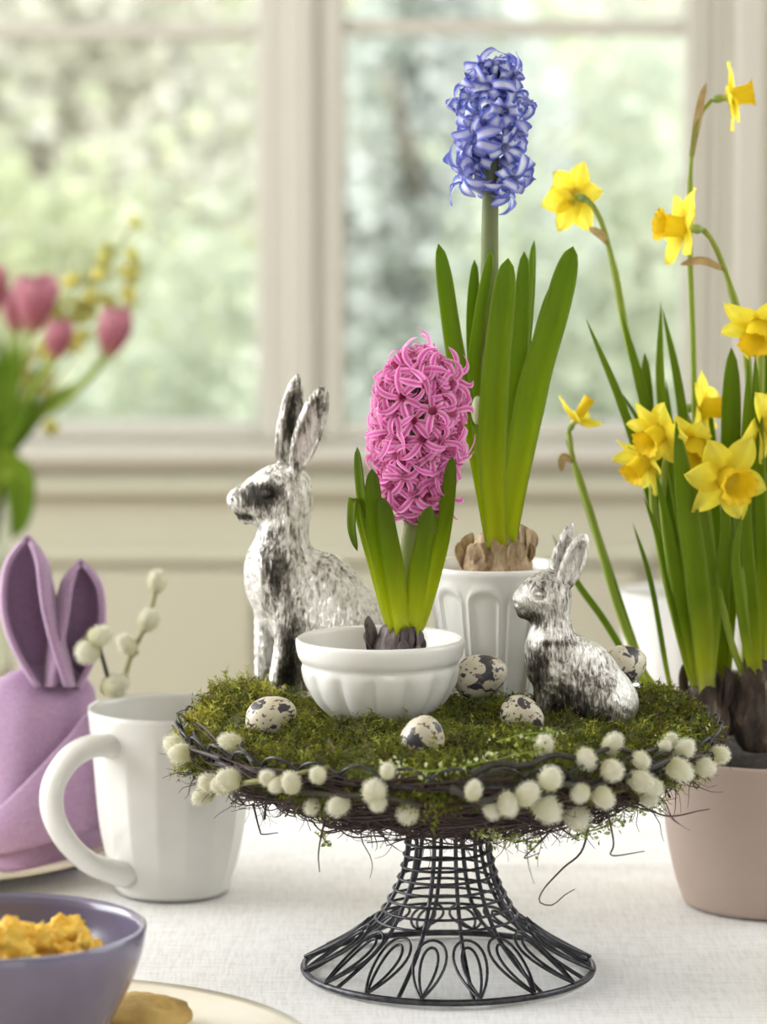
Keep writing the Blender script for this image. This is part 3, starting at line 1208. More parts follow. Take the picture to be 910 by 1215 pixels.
# ------------------------------------------------------------------ twig nest round the tray
nest = thing('twig_nest', 'wreath of thin dark birch twigs wound round the wire tray', 'nest', (0, 0, 0.12))


def nest_twig(r):
    a0 = r.uniform(0, 2 * PI)
    sweep = r.uniform(0.35, 1.2) * (1 if r.uniform() < 0.75 else -1)
    h = r.uniform() ** 0.75                          # 0 low and inner, 1 high and outer
    rr = 0.042 + 0.122 * h ** 0.62 + r.normal() * 0.002
    zz = 0.0985 + 0.042 * h + 0.010 * h ** 4 + r.normal() * 0.0025
    n = 14
    pts = []
    dr, dz = r.normal() * 0.011, r.normal() * 0.009
    ph, am, fq = r.uniform(0, 6), r.uniform(0.001, 0.005), r.uniform(4, 9)
    for i in range(n):
        t = i / (n - 1)
        pts.append(pol(rr + dr * (t - 0.5) + am * math.sin(fq * t + ph), a0 + sweep * t, zz + dz * (t - 0.5) + am * 0.8 * math.cos(fq * 1.2 * t + ph) - 0.004 * (t - .5) ** 2))
    return pts, r.uniform(0.0004, 0.0010)


def stray_twig(r, front=True):
    a0 = r.uniform(PI * 0.85, 2.15 * PI) if front else r.uniform(0, 2 * PI)
    h = r.uniform(0, 1)
    p = pol(0.05 + 0.115 * h, a0, 0.096 + 0.038 * h)
    tan = Vector((-math.sin(a0), math.cos(a0), 0)) * (1 if r.uniform() < 0.5 else -1)
    rad = Vector((math.cos(a0), math.sin(a0), 0))
    d = tan * r.uniform(0.3, 1.0) + rad * r.uniform(-0.3, 0.55) + Vector((0, 0, -r.uniform(-0.1, 0.55)))
    d.normalize()
    L = r.uniform(0.012, 0.030) * (1.5 if r.uniform() < 0.12 else 1)
    pts = [p]
    for k in range(5):
        d = (d + Vector(r.normal(size=3)) * 0.42 + rad * 0.08).normalized()
        pts.append(pts[-1] + d * L / 5)
    return spline(pts, 11), r.uniform(0.0003, 0.00055)


r_ = np.random.default_rng(5)
for i in range(110):
    pts, w = nest_twig(r_)
    part('twig', tube(pts, [w * (1 - 0.04 * q) for q in range(len(pts))], 5), MT['twig'], nest)
g = Geo()
for i in range(820):
    pts, w = nest_twig(r_)
    g.add(*tube(pts, [w * (1 - 0.04 * q) for q in range(len(pts))], 4))
for i in range(620):
    pts, w = stray_twig(r_)
    g.add(*tube(pts, [w * (1 - 0.07 * q) for q in range(len(pts))], 4))
part('twig_tangle', g, MT['twig'], nest, kind='stuff')
# ------------------------------------------------------------------ points on the front of the nest
def on_nest(px, py, out=0.0):
    R = 0.168
    p = None
    for _ in range(8):
        d = ray(px, py)
        ox, oy = CAM.x, CAM.y
        A = d.x ** 2 + d.y ** 2
        B = 2 * (ox * d.x + oy * d.y)
        Cc = ox * ox + oy * oy - (R + out) ** 2
        D = B * B - 4 * A * Cc
        t = (-B - math.sqrt(D)) / (2 * A) if D > 0 else -B / (2 * A)
        p = CAM + d * t
        z = p.z
        R = 0.168 if z > 0.138 else 0.168 - (0.138 - z) * 1.5
        if z > 0.155:
            R = 0.168 - (z - 0.155) * 2.2
        R = max(R, 0.09)
    return p


# the long stray tendril that hangs below the right of the nest
for P in ([(700, 985), (690, 1010), (668, 1030), (645, 1055), (640, 1070), (655, 1074), (670, 1062), (682, 1055)],
          [(665, 985), (640, 1000), (622, 1018), (640, 1012)], [(720, 970), (728, 1000), (726, 1015), (765, 1010)],
          [(300, 965), (308, 985), (312, 990), (330, 988)], [(385, 985), (378, 1010), (379, 1035)], [(745, 960), (790, 968), (830, 962), (842, 960)]):
    q0 = on_nest(P[0][0], P[0][1] - 12, -0.006)
    q = [q0] + [at(x, y, q0.y) for x, y in P[1:]]
    C = spline(q, 26)
    part('tendril', tube(C, [0.0008 - 0.0005 * k / 25 for k in range(26)], 5), MT['twig'], nest)


# ------------------------------------------------------------------ catkins
def catkin_mesh(seed):
    r = np.random.default_rng(seed)
    g = Geo()
    nu, nv = 9, 12
    V, F, T = [], [], []
    for i in range(nu):
        th = PI * i / (nu - 1)
        for j in range(nv):
            ph = 2 * PI * j / nv
            k = 1 + 0.06 * mnoise.noise(Vector((math.cos(ph) * 2, math.sin(ph) * 2, th * 2 + seed)))
            rad = math.sin(th) * (0.82 + 0.12 * math.cos(th))
            V.append((0.0066 * rad * math.cos(ph) * k, 0.0066 * rad * math.sin(ph) * k, 0.0070 - 0.0070 * math.cos(th)))
            T.append((i / (nu - 1), 0))
    for i in range(nu - 1):
        for j in range(nv):
            k = (j + 1) % nv
            F.append((i * nv + j, i * nv + k, (i + 1) * nv + k, (i + 1) * nv + j))
    g.add(V, F, None, T)
    for _ in range(520):
        th = math.acos(r.uniform(-1, 1))
        ph = r.uniform(0, 2 * PI)
        rad = math.sin(th) * 0.85
        d = Vector((math.sin(th) * math.cos(ph), math.sin(th) * math.sin(ph), -math.cos(th)))
        p = Vector((0.0066 * rad * math.cos(ph), 0.0066 * rad * math.sin(ph), 0.0070 - 0.0070 * math.cos(th))) * 0.97
        tip = p + (d + Vector((0, 0, 0.6)) + Vector(r.normal(size=3)) * 0.3).normalized() * 0.0021
        s = d.cross(Vector(r.normal(size=3))).normalized() * 0.00016
        u = (1 - math.cos(th)) / 2
        g.add([p - s, p + s, tip], [(0, 1, 2)], None, [(u, 0), (u, 0), (min(1, u + 0.35), 0)])
    return new_mesh('catkin', g, MT['catkin'])


CATKINS = [catkin_mesh(k) for k in range(3)]
SCALE_MESH = new_mesh('bud_scale', blob((0, 0, 0.001), (0.0030, 0.0030, 0.0024), 3, 0.1), MT['willow_dark'])


def put_catkin(parent, loc, direction, scale, k):
    M = align(Vector(loc) - Vector(direction).normalized() * 0.0074 * scale, direction, spin=k * 1.3, scale=scale) @ Matrix.Diagonal((1, random.uniform(0.85, 1.05), random.uniform(0.85, 1.12), 1))
    o = link('catkin', CATKINS[k % 3], parent, M)
    s = link('bud_scale', SCALE_MESH, o, M)
    return o


def willow(label, branch, cats, mat='willow', rad=0.0014, group=None, place=None, scale=1.0, outd=True):
    place = place or (lambda x, y: on_nest(x, y, 0.002))
    P = spline([place(x, y) for x, y in branch], 22)
    t = thing('willow_twig', label, 'twig', P[0], group)
    part('branch', tube(P, [rad * (1.1 - 0.5 * q / 21) for q in range(22)], 6), MT[mat], t)
    for k, (x, y, s) in enumerate(cats):
        p = place(x, y)
        near = min(P, key=lambda q: (q - p).length)
        d = (p - near)
        out = Vector((p.x, p.y, 0)).normalized() if outd else Vector((0, -0.6, 0))
        d -= out * min(0, d.dot(out))
        d = (d.normalized() * 0.7 if d.length > 1e-4 else d) + out * 0.75 + Vector((random.uniform(-.35, .35), random.uniform(-.1, .1), 0.30 + random.uniform(-.35, .3)))
        put_catkin(t, p + out * 0.004, d, s * scale, k + int(x))
    return t


WG = 'pussy willow twigs laid round the nest'
willow('yellow-green pussy willow twig along the nest below the speckled egg beside the big rabbit',
       [(250, 935), (290, 929), (330, 923), (390, 910)],
       [(254, 928, 1.0), (249, 943, 1.05), (277, 924, 1.15), (268, 931, 0.9), (322, 921, 0.9), (333, 930, 0.8)], 'willow', 0.0022, WG)
willow('short pussy willow tip sticking out of the moss towards the mug',
       [(262, 900), (240, 893), (222, 888)], [(213, 883, 1.05), (221, 893, 1.05)], 'willow_dark', 0.0012, WG)
willow('single catkin twig on the moss beside the leftmost speckled egg', [(300, 905), (290, 892), (282, 884)], [(280, 880, 1.0)], 'willow_dark', 0.0012, WG)
willow('pussy willow twig across the front of the nest under the white bowl', [(340, 938), (400, 944), (450, 945), (500, 956)],
       [(350, 928, 1.0), (405, 954, 1.1), (446, 936, 1.2), (483, 965, 1.05), (374, 957, 0.85), (380, 917, 0.85), (450, 952, 0.9), (462, 912, 0.8)], 'willow_dark', 0.0016, WG)
willow('dark pussy willow twig with a dense row of catkins low on the nest', [(535, 935), (572, 951), (606, 940), (640, 944), (668, 930), (700, 936), (735, 921), (770, 924)],
       [(561, 937, 0.9), (583, 960, 1.0), (601, 953, 1.2), (624, 940, 1.2), (645, 957, 1.35), (682, 970, 1.3), (651, 920, 1.2), (684, 941, 0.95), (711, 945, 1.05)],
       'willow_dark', 0.0022, WG)
willow('dark pussy willow twig arching below the small silver rabbit', [(560, 918), (592, 905), (622, 909), (656, 896), (690, 899), (724, 888), (760, 893), (800, 880)],
       [(643, 882, 0.95), (692, 900, 1.15), (722, 913, 1.1), (722, 881, 1.0), (757, 902, 1.0), (756, 926, 1.25), (772, 935, 0.9), (764, 946, 0.85)],
       'willow_dark', 0.0019, WG)
willow('pussy willow tip at the nest edge before the daffodil pot', [(770, 912), (800, 900), (825, 898), (845, 895)],
       [(799, 912, 1.15), (806, 888, 1.0), (790, 876, 0.8), (831, 910, 1.0), (849, 895, 1.0), (783, 884, 0.7)], 'willow_dark', 0.0016, WG)

# small pale sprigs caught in the twigs
def sprig(label, pts, n, spread, seed):
    r = np.random.default_rng(seed)
    P = spline([on_nest(x, y, 0.003) for x, y in pts], 14)
    t = thing('leafy_sprig', label, 'sprig', P[0], 'tiny green sprigs caught in the nest')
    part('stem', tube(P, 0.0005, 5), MT['stem_green'], t)
    g = Geo()
    for _ in range(n):
        c = P[int(r.integers(0, 14))] + Vector(r.normal(size=3)) * spread
        d = Vector(r.normal(size=3)).normalized()
        s = d.cross(Vector(r.normal(size=3))).normalized()
        L = r.uniform(0.002, 0.0042)
        up = s.cross(d) * L * 0.2
        col = [(0.30, 0.38, 0.07), (0.42, 0.48, 0.13), (0.62, 0.64, 0.38), (0.20, 0.27, 0.04)][int(r.integers(0, 4))]
        g.add([c, c + d * L * 0.5 + s * L * 0.35 + up, c + d * L, c + d * L * 0.5 - s * L * 0.35 + up], [(0, 1, 2), (0, 2, 3)], col)
    part('leaves', g, MT['sprig'], t, kind='stuff')


sprig('pale green leafy sprig low on the nest over the left of the stand foot', [(380, 985), (386, 998), (392, 1002)], 30, 0.0016, 1)
sprig('pale green leafy sprig along the nest in front of the middle speckled egg', [(450, 905), (510, 915), (570, 905), (640, 890)], 130, 0.003, 2)
sprig('leafy sprig hanging right above the wire neck', [(570, 990), (600, 995), (640, 1000)], 120, 0.003, 3)
sprig('leafy sprig hanging below the row of catkins', [(680, 985), (705, 985), (735, 972)], 90, 0.003, 4)
sprig('pale sprig sticking out at the nest edge by the daffodil pot', [(780, 880), (810, 875), (835, 870)], 90, 0.003, 5)
sprig('small sprig between the catkins at the tray side by the daffodil pot', [(745, 960), (770, 960), (790, 935)], 60, 0.003, 6)
sprig('pale sprig lying in the moss under the small silver rabbit', [(590, 880), (620, 872), (660, 868)], 60, 0.0025, 7)

# ------------------------------------------------------------------ bowls, pots, mugs
def flute(n, depth, z0, z1, fade=0.006, power=1.0):
    def mod(a, i, r, z):
        if z < z0 or z > z1:
            return r
        e = min(1, (z - z0) / fade, (z1 - z) / fade)
        e = e * e * (3 - 2 * e)
        c = abs(math.cos(a * n / 2)) ** power
        return r - depth * (1 - c) * e
    return mod


# small white bowl of the pink hyacinth
bz = moss_z(BOWL.x, BOWL.y) - 0.010
BT = at(451, 756, 0.0).z - bz
prof = prof_spline([(0.0, 0.0), (0.024, 0.0), (0.027, 0.002), (0.026, 0.006), (0.031, 0.011), (0.040, 0.020), (0.0465, 0.031), (0.0485, 0.040), (0.0478, 0.045),
                    (0.0500, 0.048), (0.0515, 0.054), (0.0518, 0.0590), (0.0505, 0.0605), (0.0487, 0.0590), (0.0470, 0.050), (0.044, 0.038), (0.036, 0.022), (0.022, 0.012), (0.0, 0.010)], 84)
prof = [(r, z * BT / 0.0605) for r, z in prof]
half = max(range(len(prof)), key=lambda i: prof[i][1])
fl = flute(14, 0.0042, 0.006, 0.0455 * BT / 0.0605, 0.012, 0.45)
solo('hyacinth_bowl', lathe(prof, 140, (BOWL.x, BOWL.y, bz), lambda a, i, r, z: fl(a + 0.1, i, r, z) if i < half else r), MT['china'],
     'small white fluted china bowl holding the pink hyacinth', 'bowl', (BOWL.x, BOWL.y, bz))

# taller white pot of the blue hyacinth, with arched panels
pz = moss_z(POT.x, POT.y) - 0.004
PH = at(585, 668, POT.y).z - pz
PR = 0.0425
prof = [(0.0, 0.0), (0.015, 0.0), (0.0255, 0.0), (0.0275, 0.0015)]
prof += [(0.0280 + (PR - 0.0290) * (k / 40) ** 0.9, 0.003 + (PH - 0.010) * k / 40) for k in range(41)]
prof += [(PR - 0.0006, PH - 0.0055), (PR, PH - 0.0035), (PR, PH - 0.001), (PR - 0.001, PH), (PR - 0.0025, PH - 0.0012), (PR - 0.003, PH - 0.008), (PR - 0.006, PH - 0.02), (PR - 0.012, PH - 0.06), (0.0, PH - 0.062)]
NPAN = 10


def panel_mod(a, i, r, z):
    if i < 4 or i > 44:
        return r
    t = z / PH
    u = ((a / (2 * PI) * NPAN + 0.28) % 1.0) - 0.5           # -0.5 .. 0.5 across one panel
    U, top = abs(u) / 0.40, 0.86
    if U < 1.15:
        arch = top - 0.10 * (1 - math.sqrt(max(0, 1 - min(1, U) ** 2)))
        e = min((1 - U) * 6, (arch - t) * 22, (t - 0.04) * 20)
        ridge = math.exp(-(min((1 - U) * 0.45, (arch - t)) / 0.035) ** 2) if t > 0.04 else 0
        e = max(0, min(1, e))
        return r - 0.0016 * e * e * (3 - 2 * e) + 0.0011 * ridge
    return r


solo('hyacinth_pot', lathe(prof, 240, (POT.x, POT.y, pz), panel_mod), MT['china'],
     'tall white china pot with arched relief panels holding the blue hyacinth', 'pot', (POT.x, POT.y, pz))


def mug(name, label, c, R, Hh, handle_dir=None, hpts=None, group=None):
    t = thing(name, label, 'mug', c, group)
    s = R / 0.0565
    k = Hh / 0.130
    pr = prof_spline([(0.0, 0.002), (0.032, 0.002), (0.0375, 0.0), (0.0390, 0.003), (0.0400, 0.008), (0.0445, 0.022), (0.0490, 0.042), (0.0515, 0.062), (0.0532, 0.085), (0.0548, 0.105), (0.0560, 0.120),
                      (0.0568, 0.1275), (0.0562, 0.1300), (0.0548, 0.1285), (0.0535, 0.118), (0.050, 0.085), (0.046, 0.045), (0.038, 0.016), (0.015, 0.009), (0.0, 0.009)], 80)
    pr = [(r * s, z * k) for r, z in pr]
    hf = max(range(len(pr)), key=lambda i: pr[i][1])
    NF = 16

    def facet(a, i, r, z):
        if i >= hf or z > 0.113 * k or z < 0.006 * k:
            return r
        e = min(1, (z - 0.006 * k) / (0.012 * k), (0.113 * k - z) / (0.006 * k))
        d = ((a / (2 * PI) * NF + 0.35) % 1.0 - 0.5) * 2 * PI / NF
        return r * (1 - e + e * math.cos(PI / NF) / math.cos(d) * 1.003)
    part('cup', lathe(pr, 192, c, facet), MT['ivory'], t)
    if handle_dir is not None:
        h = Vector((math.cos(handle_dir), math.sin(handle_dir), 0))
        side = Vector((0, 0, 1)).cross(h)
        C = spline([Vector(c) + h * a + Vector((0, 0, b)) for a, b in hpts], 34)
        T, _ = frames(C)
        v, f = [], []
        for i in range(34):
            e = i / 33
            w = 0.0100 + 0.0035 * abs(2 * e - 1) ** 2
            th = 0.0068 + 0.003 * abs(2 * e - 1) ** 3
            nn = side.cross(T[i])
            for q in range(14):
                a = 2 * PI * q / 14
                v.append(C[i] + side * math.cos(a) * w + nn * math.sin(a) * th)
        for i in range(33):
            for q in range(14):
                l = (q + 1) % 14
                f.append((i * 14 + q, i * 14 + l, (i + 1) * 14 + l, (i + 1) * 14 + q))
        f.append(tuple(range(13, -1, -1)))
        f.append(tuple(33 * 14 + q for q in range(14)))
        part('handle', (v, f), MT['ivory'], t)
    return t


MY = 0.225
mc = tab(205, 1056)
mug('faceted_mug', 'white faceted china mug with a big handle beside the folded napkin', (mc.x, mc.y, 0), 0.0565, 0.1275, math.radians(222),
    [(0.045, 0.104), (0.062, 0.108), (0.083, 0.104), (0.099, 0.088), (0.101, 0.068), (0.090, 0.047), (0.072, 0.030), (0.055, 0.022), (0.040, 0.017)])
m2 = tab(807, 868)
mug('faceted_mug', 'out-of-focus white mug standing behind the daffodil leaves', (m2.x, m2.y, 0), 0.0530, 0.122)

# lavender napkin lying behind the daffodils
nb = at(830, 800, 0.62)
g = shell(lambda u, v: Vector((nb.x - 0.05 + 0.13 * v, nb.y - 0.05 + 0.12 * u, 0.010 + 0.026 * math.sin(PI * u) ** 0.6 + 0.004 * math.sin(9 * v + 4 * u))), 16, 16, 0.006)
solo('folded_napkin', g, MT['napkin'], 'lilac napkin lying folded behind the daffodil pot', 'napkin', (nb.x, nb.y, 0))

# ------------------------------------------------------------------ silver rabbits (one continuous body each)
def ell(x, z, d, a, b, c, rot=0.0):
    cr, sr = math.cos(math.radians(rot)), math.sin(math.radians(rot))

    def f(X, Y, Z):
        dx, dz, dy = X - x, Z - z, Y - d
        p = (dx * cr + dz * sr) / a
        q = (-dx * sr + dz * cr) / b
        w = dy / c
        k0 = np.sqrt(p * p + q * q + w * w) + 1e-6
        k1 = np.sqrt((p / a) ** 2 + (q / b) ** 2 + (w / c) ** 2) + 1e-6
        return k0 * (k0 - 1) / k1
    return f


def cone(x0, z0, d0, r0, x1, z1, d1, r1):
    ax = (x1 - x0, d1 - d0, z1 - z0)
    L2 = sum(q * q for q in ax)

    def f(X, Y, Z):
        t = np.clip(((X - x0) * ax[0] + (Y - d0) * ax[1] + (Z - z0) * ax[2]) / L2, 0, 1)
        return np.sqrt((X - x0 - ax[0] * t) ** 2 + (Y - d0 - ax[1] * t) ** 2 + (Z - z0 - ax[2] * t) ** 2) - (r0 + (r1 - r0) * t)
    return f


def smin(a, b, k):
    h = np.clip(0.5 + 0.5 * (b - a) / k, 0, 1)
    return b + (a - b) * h - k * h * (1 - h)


def smax(a, b, k):
    return -smin(-a, -b, k)


def rabbit(label, prims, cuts, adds, lo, hi, step, base_px, Y, zoff, dark, group):
    """prims in photograph pixels (x, height above the foot line, depth)"""
    bx, by = base_px

    def F(X, Yd, Z):
        V = None
        for k, p in prims:
            q = p(X, Yd, Z)
            V = q if V is None else smin(V, q, k)
        V = V + 0.9 * np.sin(X * 0.42 + Z * 0.31 + 1.3 * np.sin(Yd * 0.3)) * np.sin(Z * 0.23 - X * 0.11 + Yd * 0.25) * 0.6
        for k, p in cuts:
            V = smax(V, -p(X, Yd, Z), k)
        for k, p in adds:
            V = smin(V, p(X, Yd, Z), k)
        return V
    pts, faces = surface_net(F, lo, hi, step)
    s = 1.0 / ppm(Y, 0.2)
    org = at(bx, by, Y)
    cosv = 0.985
    W = np.stack([(pts[:, 0] - bx) * s, pts[:, 1] * s, pts[:, 2] * s / cosv], 1)
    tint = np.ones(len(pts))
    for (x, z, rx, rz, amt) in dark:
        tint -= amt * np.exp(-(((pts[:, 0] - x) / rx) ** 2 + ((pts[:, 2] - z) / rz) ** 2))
    g = Geo()
    g.v = [tuple(p) for p in W]
    g.f = [tuple(int(i) for i in q) for q in faces]
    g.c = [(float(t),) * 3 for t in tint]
    g.t = [(0, 0)] * len(g.v)
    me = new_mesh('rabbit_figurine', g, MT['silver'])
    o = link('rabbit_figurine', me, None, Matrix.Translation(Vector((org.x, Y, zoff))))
    return tag(o, label, 'figurine', group)


B = 832
h = lambda y: B - y
big = [(1, ell(330, h(577), 0, 42, 34, 27, 25)), (10, ell(300, h(583), 0, 27, 21, 18, 30)), (8, ell(283, h(584), 0, 13, 12, 11, 20)),
       (8, ell(346, h(584), 0, 24, 30, 27)), (6, ell(298, h(604), 0, 15, 9, 10, 10)),
       (16, cone(342, h(600), 0, 25, 332, h(655), 0, 36)), (18, ell(329, h(678), 0, 38, 48, 36, -4)),
       (18, ell(372, h(705), 0, 56, 62, 42, -40)), (18, ell(412, h(742), 0, 62, 60, 48, -40)), (16, ell(432, h(778), 0, 52, 52, 48)),
       (10, cone(352, h(700), -22, 18, 330, h(792), -20, 10)), (8, cone(318, h(706), 14, 17, 310, h(796), 14, 9)),
       (6, ell(318, h(820), -22, 17, 9, 10)), (6, ell(300, h(820), 14, 16, 9, 10)),
       (9, ell(412, h(785), -34, 46, 44, 20, -15)), (8, ell(372, h(816), -42, 40, 13, 15)), (8, cone(362, h(760), -12, 16, 350, h(826), -12, 13)), (8, ell(482, h(790), 0, 16, 15, 15))]
cuts = [(2, ell(318, h(575), -29, 11, 8, 9, 20)), (2, cone(275, h(597), -14, 2.2, 303, h(602), -20, 2.4)), (1.5, cone(268, h(581), -7, 1.2, 280, h(585), -10, 1.6))]
adds = [(1, ell(318, h(575), -23, 7, 5.2, 5, 20)),
        # near ear, cupped: a shell between two ellipsoids
        (4, lambda X, Y, Z: smax(smax(ell(368, h(501), -15, 17, 54, 8, -19)(X, Y, Z), -ell(369, h(503), -23, 12, 47, 11, -19)(X, Y, Z), 2), -1e3 + 0 * X, 1)),
        (4, lambda X, Y, Z: smax(ell(344, h(493), 12, 14, 56, 9, -11)(X, Y, Z), -ell(348, h(495), 2, 9.5, 49, 10, -11)(X, Y, Z), 2))]
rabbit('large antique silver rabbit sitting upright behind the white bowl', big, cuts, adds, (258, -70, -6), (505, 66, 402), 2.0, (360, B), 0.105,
       moss_z(-0.09, 0.105) - 0.006,
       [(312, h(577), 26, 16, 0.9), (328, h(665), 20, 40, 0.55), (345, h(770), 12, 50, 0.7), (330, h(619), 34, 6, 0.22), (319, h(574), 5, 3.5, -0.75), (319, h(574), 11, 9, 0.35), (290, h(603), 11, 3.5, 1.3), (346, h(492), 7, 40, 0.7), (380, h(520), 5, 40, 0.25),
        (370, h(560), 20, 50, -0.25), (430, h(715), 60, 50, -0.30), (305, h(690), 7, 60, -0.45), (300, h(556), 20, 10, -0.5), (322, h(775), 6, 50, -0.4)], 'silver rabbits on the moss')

B = 866
h = lambda y: B - y
small = [(1, ell(645, h(705), 0, 32, 26, 22, 22)), (8, ell(624, h(713), 0, 18, 15, 14, 22)), (6, ell(657, h(710), 0, 18, 22, 21)), (5, ell(625, h(728), 0, 12, 8, 9, 8)),
         (12, cone(655, h(722), 0, 20, 654, h(762), 0, 29)), (14, ell(654, h(785), 0, 32, 38, 31, -4)), (14, ell(684, h(803), 0, 46, 46, 36, -38)),
         (14, ell(708, h(825), 0, 45, 40, 39, -38)), (12, ell(716, h(836), 0, 41, 34, 39)), (8, cone(650, h(800), -15, 14, 643, h(848), -15, 8)),
         (8, cone(648, h(800), 14, 14, 640, h(848), 14, 8)), (5, ell(636, h(857), -15, 14, 7, 8)), (5, ell(634, h(857), 14, 14, 7, 8)),
         (7, ell(703, h(832), -27, 33, 30, 16, -12)), (7, ell(672, h(855), -30, 30, 9, 11)), (7, cone(676, h(826), -8, 14, 668, h(860), -8, 12))]
cuts = [(2, ell(638, h(704), -23, 9, 7, 8, 18)), (2, cone(612, h(729), -10, 2.6, 634, h(733), -15, 2.6)), (1.5, cone(604, h(714), -5, 1.0, 614, h(717), -8, 1.4)),
        (1.5, cone(624, h(764), -26, 2.5, 648, h(762), -32, 2.5))]
adds = [(1, ell(638, h(704), -18, 5.5, 4.2, 4.2, 18)),
        (4, lambda X, Y, Z: smax(ell(678, h(668), -13, 14, 38, 7, -22)(X, Y, Z), -ell(679, h(669), -20, 9.5, 31.5, 9.5, -22)(X, Y, Z), 2)),
        (4, lambda X, Y, Z: smax(ell(665, h(661), 9, 11, 40, 7, -18)(X, Y, Z), -ell(668, h(662), 1, 7, 34, 8, -18)(X, Y, Z), 2))]
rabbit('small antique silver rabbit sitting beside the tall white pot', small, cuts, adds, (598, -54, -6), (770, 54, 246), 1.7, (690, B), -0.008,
       moss_z(0.085, -0.008) - 0.0065,
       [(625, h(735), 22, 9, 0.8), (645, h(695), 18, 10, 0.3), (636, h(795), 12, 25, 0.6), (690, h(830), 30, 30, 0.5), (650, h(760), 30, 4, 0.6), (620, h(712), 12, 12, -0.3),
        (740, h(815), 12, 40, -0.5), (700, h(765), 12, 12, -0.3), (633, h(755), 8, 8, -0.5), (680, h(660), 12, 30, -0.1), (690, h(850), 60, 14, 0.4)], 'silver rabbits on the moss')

# ------------------------------------------------------------------ quail eggs
def egg_mesh():
    pr = []
    n = 22
    for i in range(n + 1):
        th = PI * i / n
        z = -math.cos(th)
        r = math.sin(th) * (1 - 0.13 * z)
        pr.append((0.0130 * max(r, 0), 0.0165 * z))
    return lathe(pr, 28)


EGG = new_mesh('quail_egg', egg_mesh(), MT['egg'])
EGGS = [(322, 851, 0.030, (0.75, -0.3, 0.35), 1.00, 'speckled quail egg in front of the big silver rabbit'),
        (501, 879, -0.095, (0.2, -0.5, 0.9), 1.03, 'speckled quail egg at the moss edge in front of the white bowl'),
        (570, 802, 0.018, (0.9, 0.1, 0.25), 1.04, 'speckled quail egg between the white bowl and the tall pot'),
        (620, 849, -0.058, (0.85, -0.3, -0.45), 0.86, 'speckled quail egg sunk in the moss by the small rabbit\'s paws'),
        (738, 790, 0.075, (0.7, 0.3, 0.2), 1.02, 'speckled quail egg behind the small silver rabbit')]
for k, (px, py, Y, d, s, lab) in enumerate(EGGS):
    sink = (0.006, 0.004, 0.007, 0.005, 0.010)[k]
    lo_, hi_ = ((-0.06, 0.04), (-0.13, -0.08), (0.012, 0.022), (-0.075, -0.03), (0.06, 0.085))[k]
    best = min((abs(at(px, py, q).z - moss_z(at(px, py, q).x, q) - sink), q) for q in np.linspace(lo_, hi_, 41))
    p = at(px, py, float(best[1]))
    o = link('quail_egg', EGG, None, align(p, d, spin=k * 2.1 + 0.7, scale=s))
    tag(o, lab, 'egg', 'quail eggs on the moss')

# ------------------------------------------------------------------ hyacinths
def floret_mesh(name, mat, L, W, curl, tube_l, tube_r, seed, wid=None, chaos=0.0, ruffle=0.0):
    r = np.random.default_rng(seed)
    g = Geo()
    pr = [(0.0009, -0.004), (0.0012, 0.0), (tube_r, tube_l * 0.35), (tube_r * 0.95, tube_l * 0.75), (tube_r * 1.15, tube_l)]
    v, f, _, t = lathe(pr, 10)
    g.add(v, f[:-2], None, [(0.05, 0.3)] * len(v))
    for k in range(6):
        a0 = 2 * PI * k / 6 + r.normal() * (0.07 + 0.12 * chaos)
        cl = curl * r.uniform(0.8 - 0.25 * chaos, 1.2 + 0.2 * chaos)
        ln = L * r.uniform(0.9 - 0.1 * chaos, 1.1 + 0.1 * chaos)
        lean = r.normal() * 0.5 * chaos
        nu, nv = 8, 5
        V = []
        ang = math.radians(62)                    # starts steep, then curls outwards and back
        rho, z = tube_r * 0.9, tube_l * 0.95
        step = ln / (nu - 1)
        path = [(rho, z, ang)]
        for i in range(1, nu):
            ang -= cl / (nu - 1) * (1.5 if i < 4 else 0.9)
            rho += math.cos(ang) * step
            z += math.sin(ang) * step
            path.append((rho, z, ang))
        tw = r.normal() * 0.25
        for i, (rr, zz, an) in enumerate(path):
            s = i / (nu - 1)
            w = W * (wid(s) if wid else (0.75 + 0.35 * math.sin(PI * min(1, s * 1.1))) * (1 - max(0, (s - 0.7) / 0.3) ** 2 * 0.75))
            for j in range(nv):
                u = -1 + 2 * j / (nv - 1)
                x = u * w * 0.5
                lift = (u * u - 0.3) * w * 0.22
                er = rr - math.sin(an) * lift
                ez = zz + math.cos(an) * lift + u * tw * w * s + ruffle * 0.0009 * abs(u) * math.sin(7 * s + 3 * u + k * 1.7)
                a1 = a0 + lean * s * s
                V.append((er * math.cos(a1) - x * math.sin(a1), er * math.sin(a1) + x * math.cos(a1), ez))
        F = [(i * nv + j, i * nv + j + 1, (i + 1) * nv + j + 1, (i + 1) * nv + j) for i in range(nu - 1) for j in range(nv - 1)]
        T = [(0.12 + 0.88 * i / (nu - 1), -1 + 2 * j / (nv - 1)) for i in range(nu) for j in range(nv)]
        g.add(V, F, None, T)
    return new_mesh(name, g, mat)


PINKS = [floret_mesh('floret', MT['pink'], 0.0150, 0.0034, (2.2, 2.9, 3.4, 2.5, 3.0, 3.8, 1.6)[k], 0.011, 0.0027, 30 + k, chaos=1.0) for k in range(7)]
BLUES = [floret_mesh('floret', MT['blue'], 0.0150, 0.0054, (2.4, 3.2, 4.0, 2.9, 2.0)[k], 0.0095, 0.0030, 40 + k, chaos=0.9, ruffle=1.0) for k in range(5)]


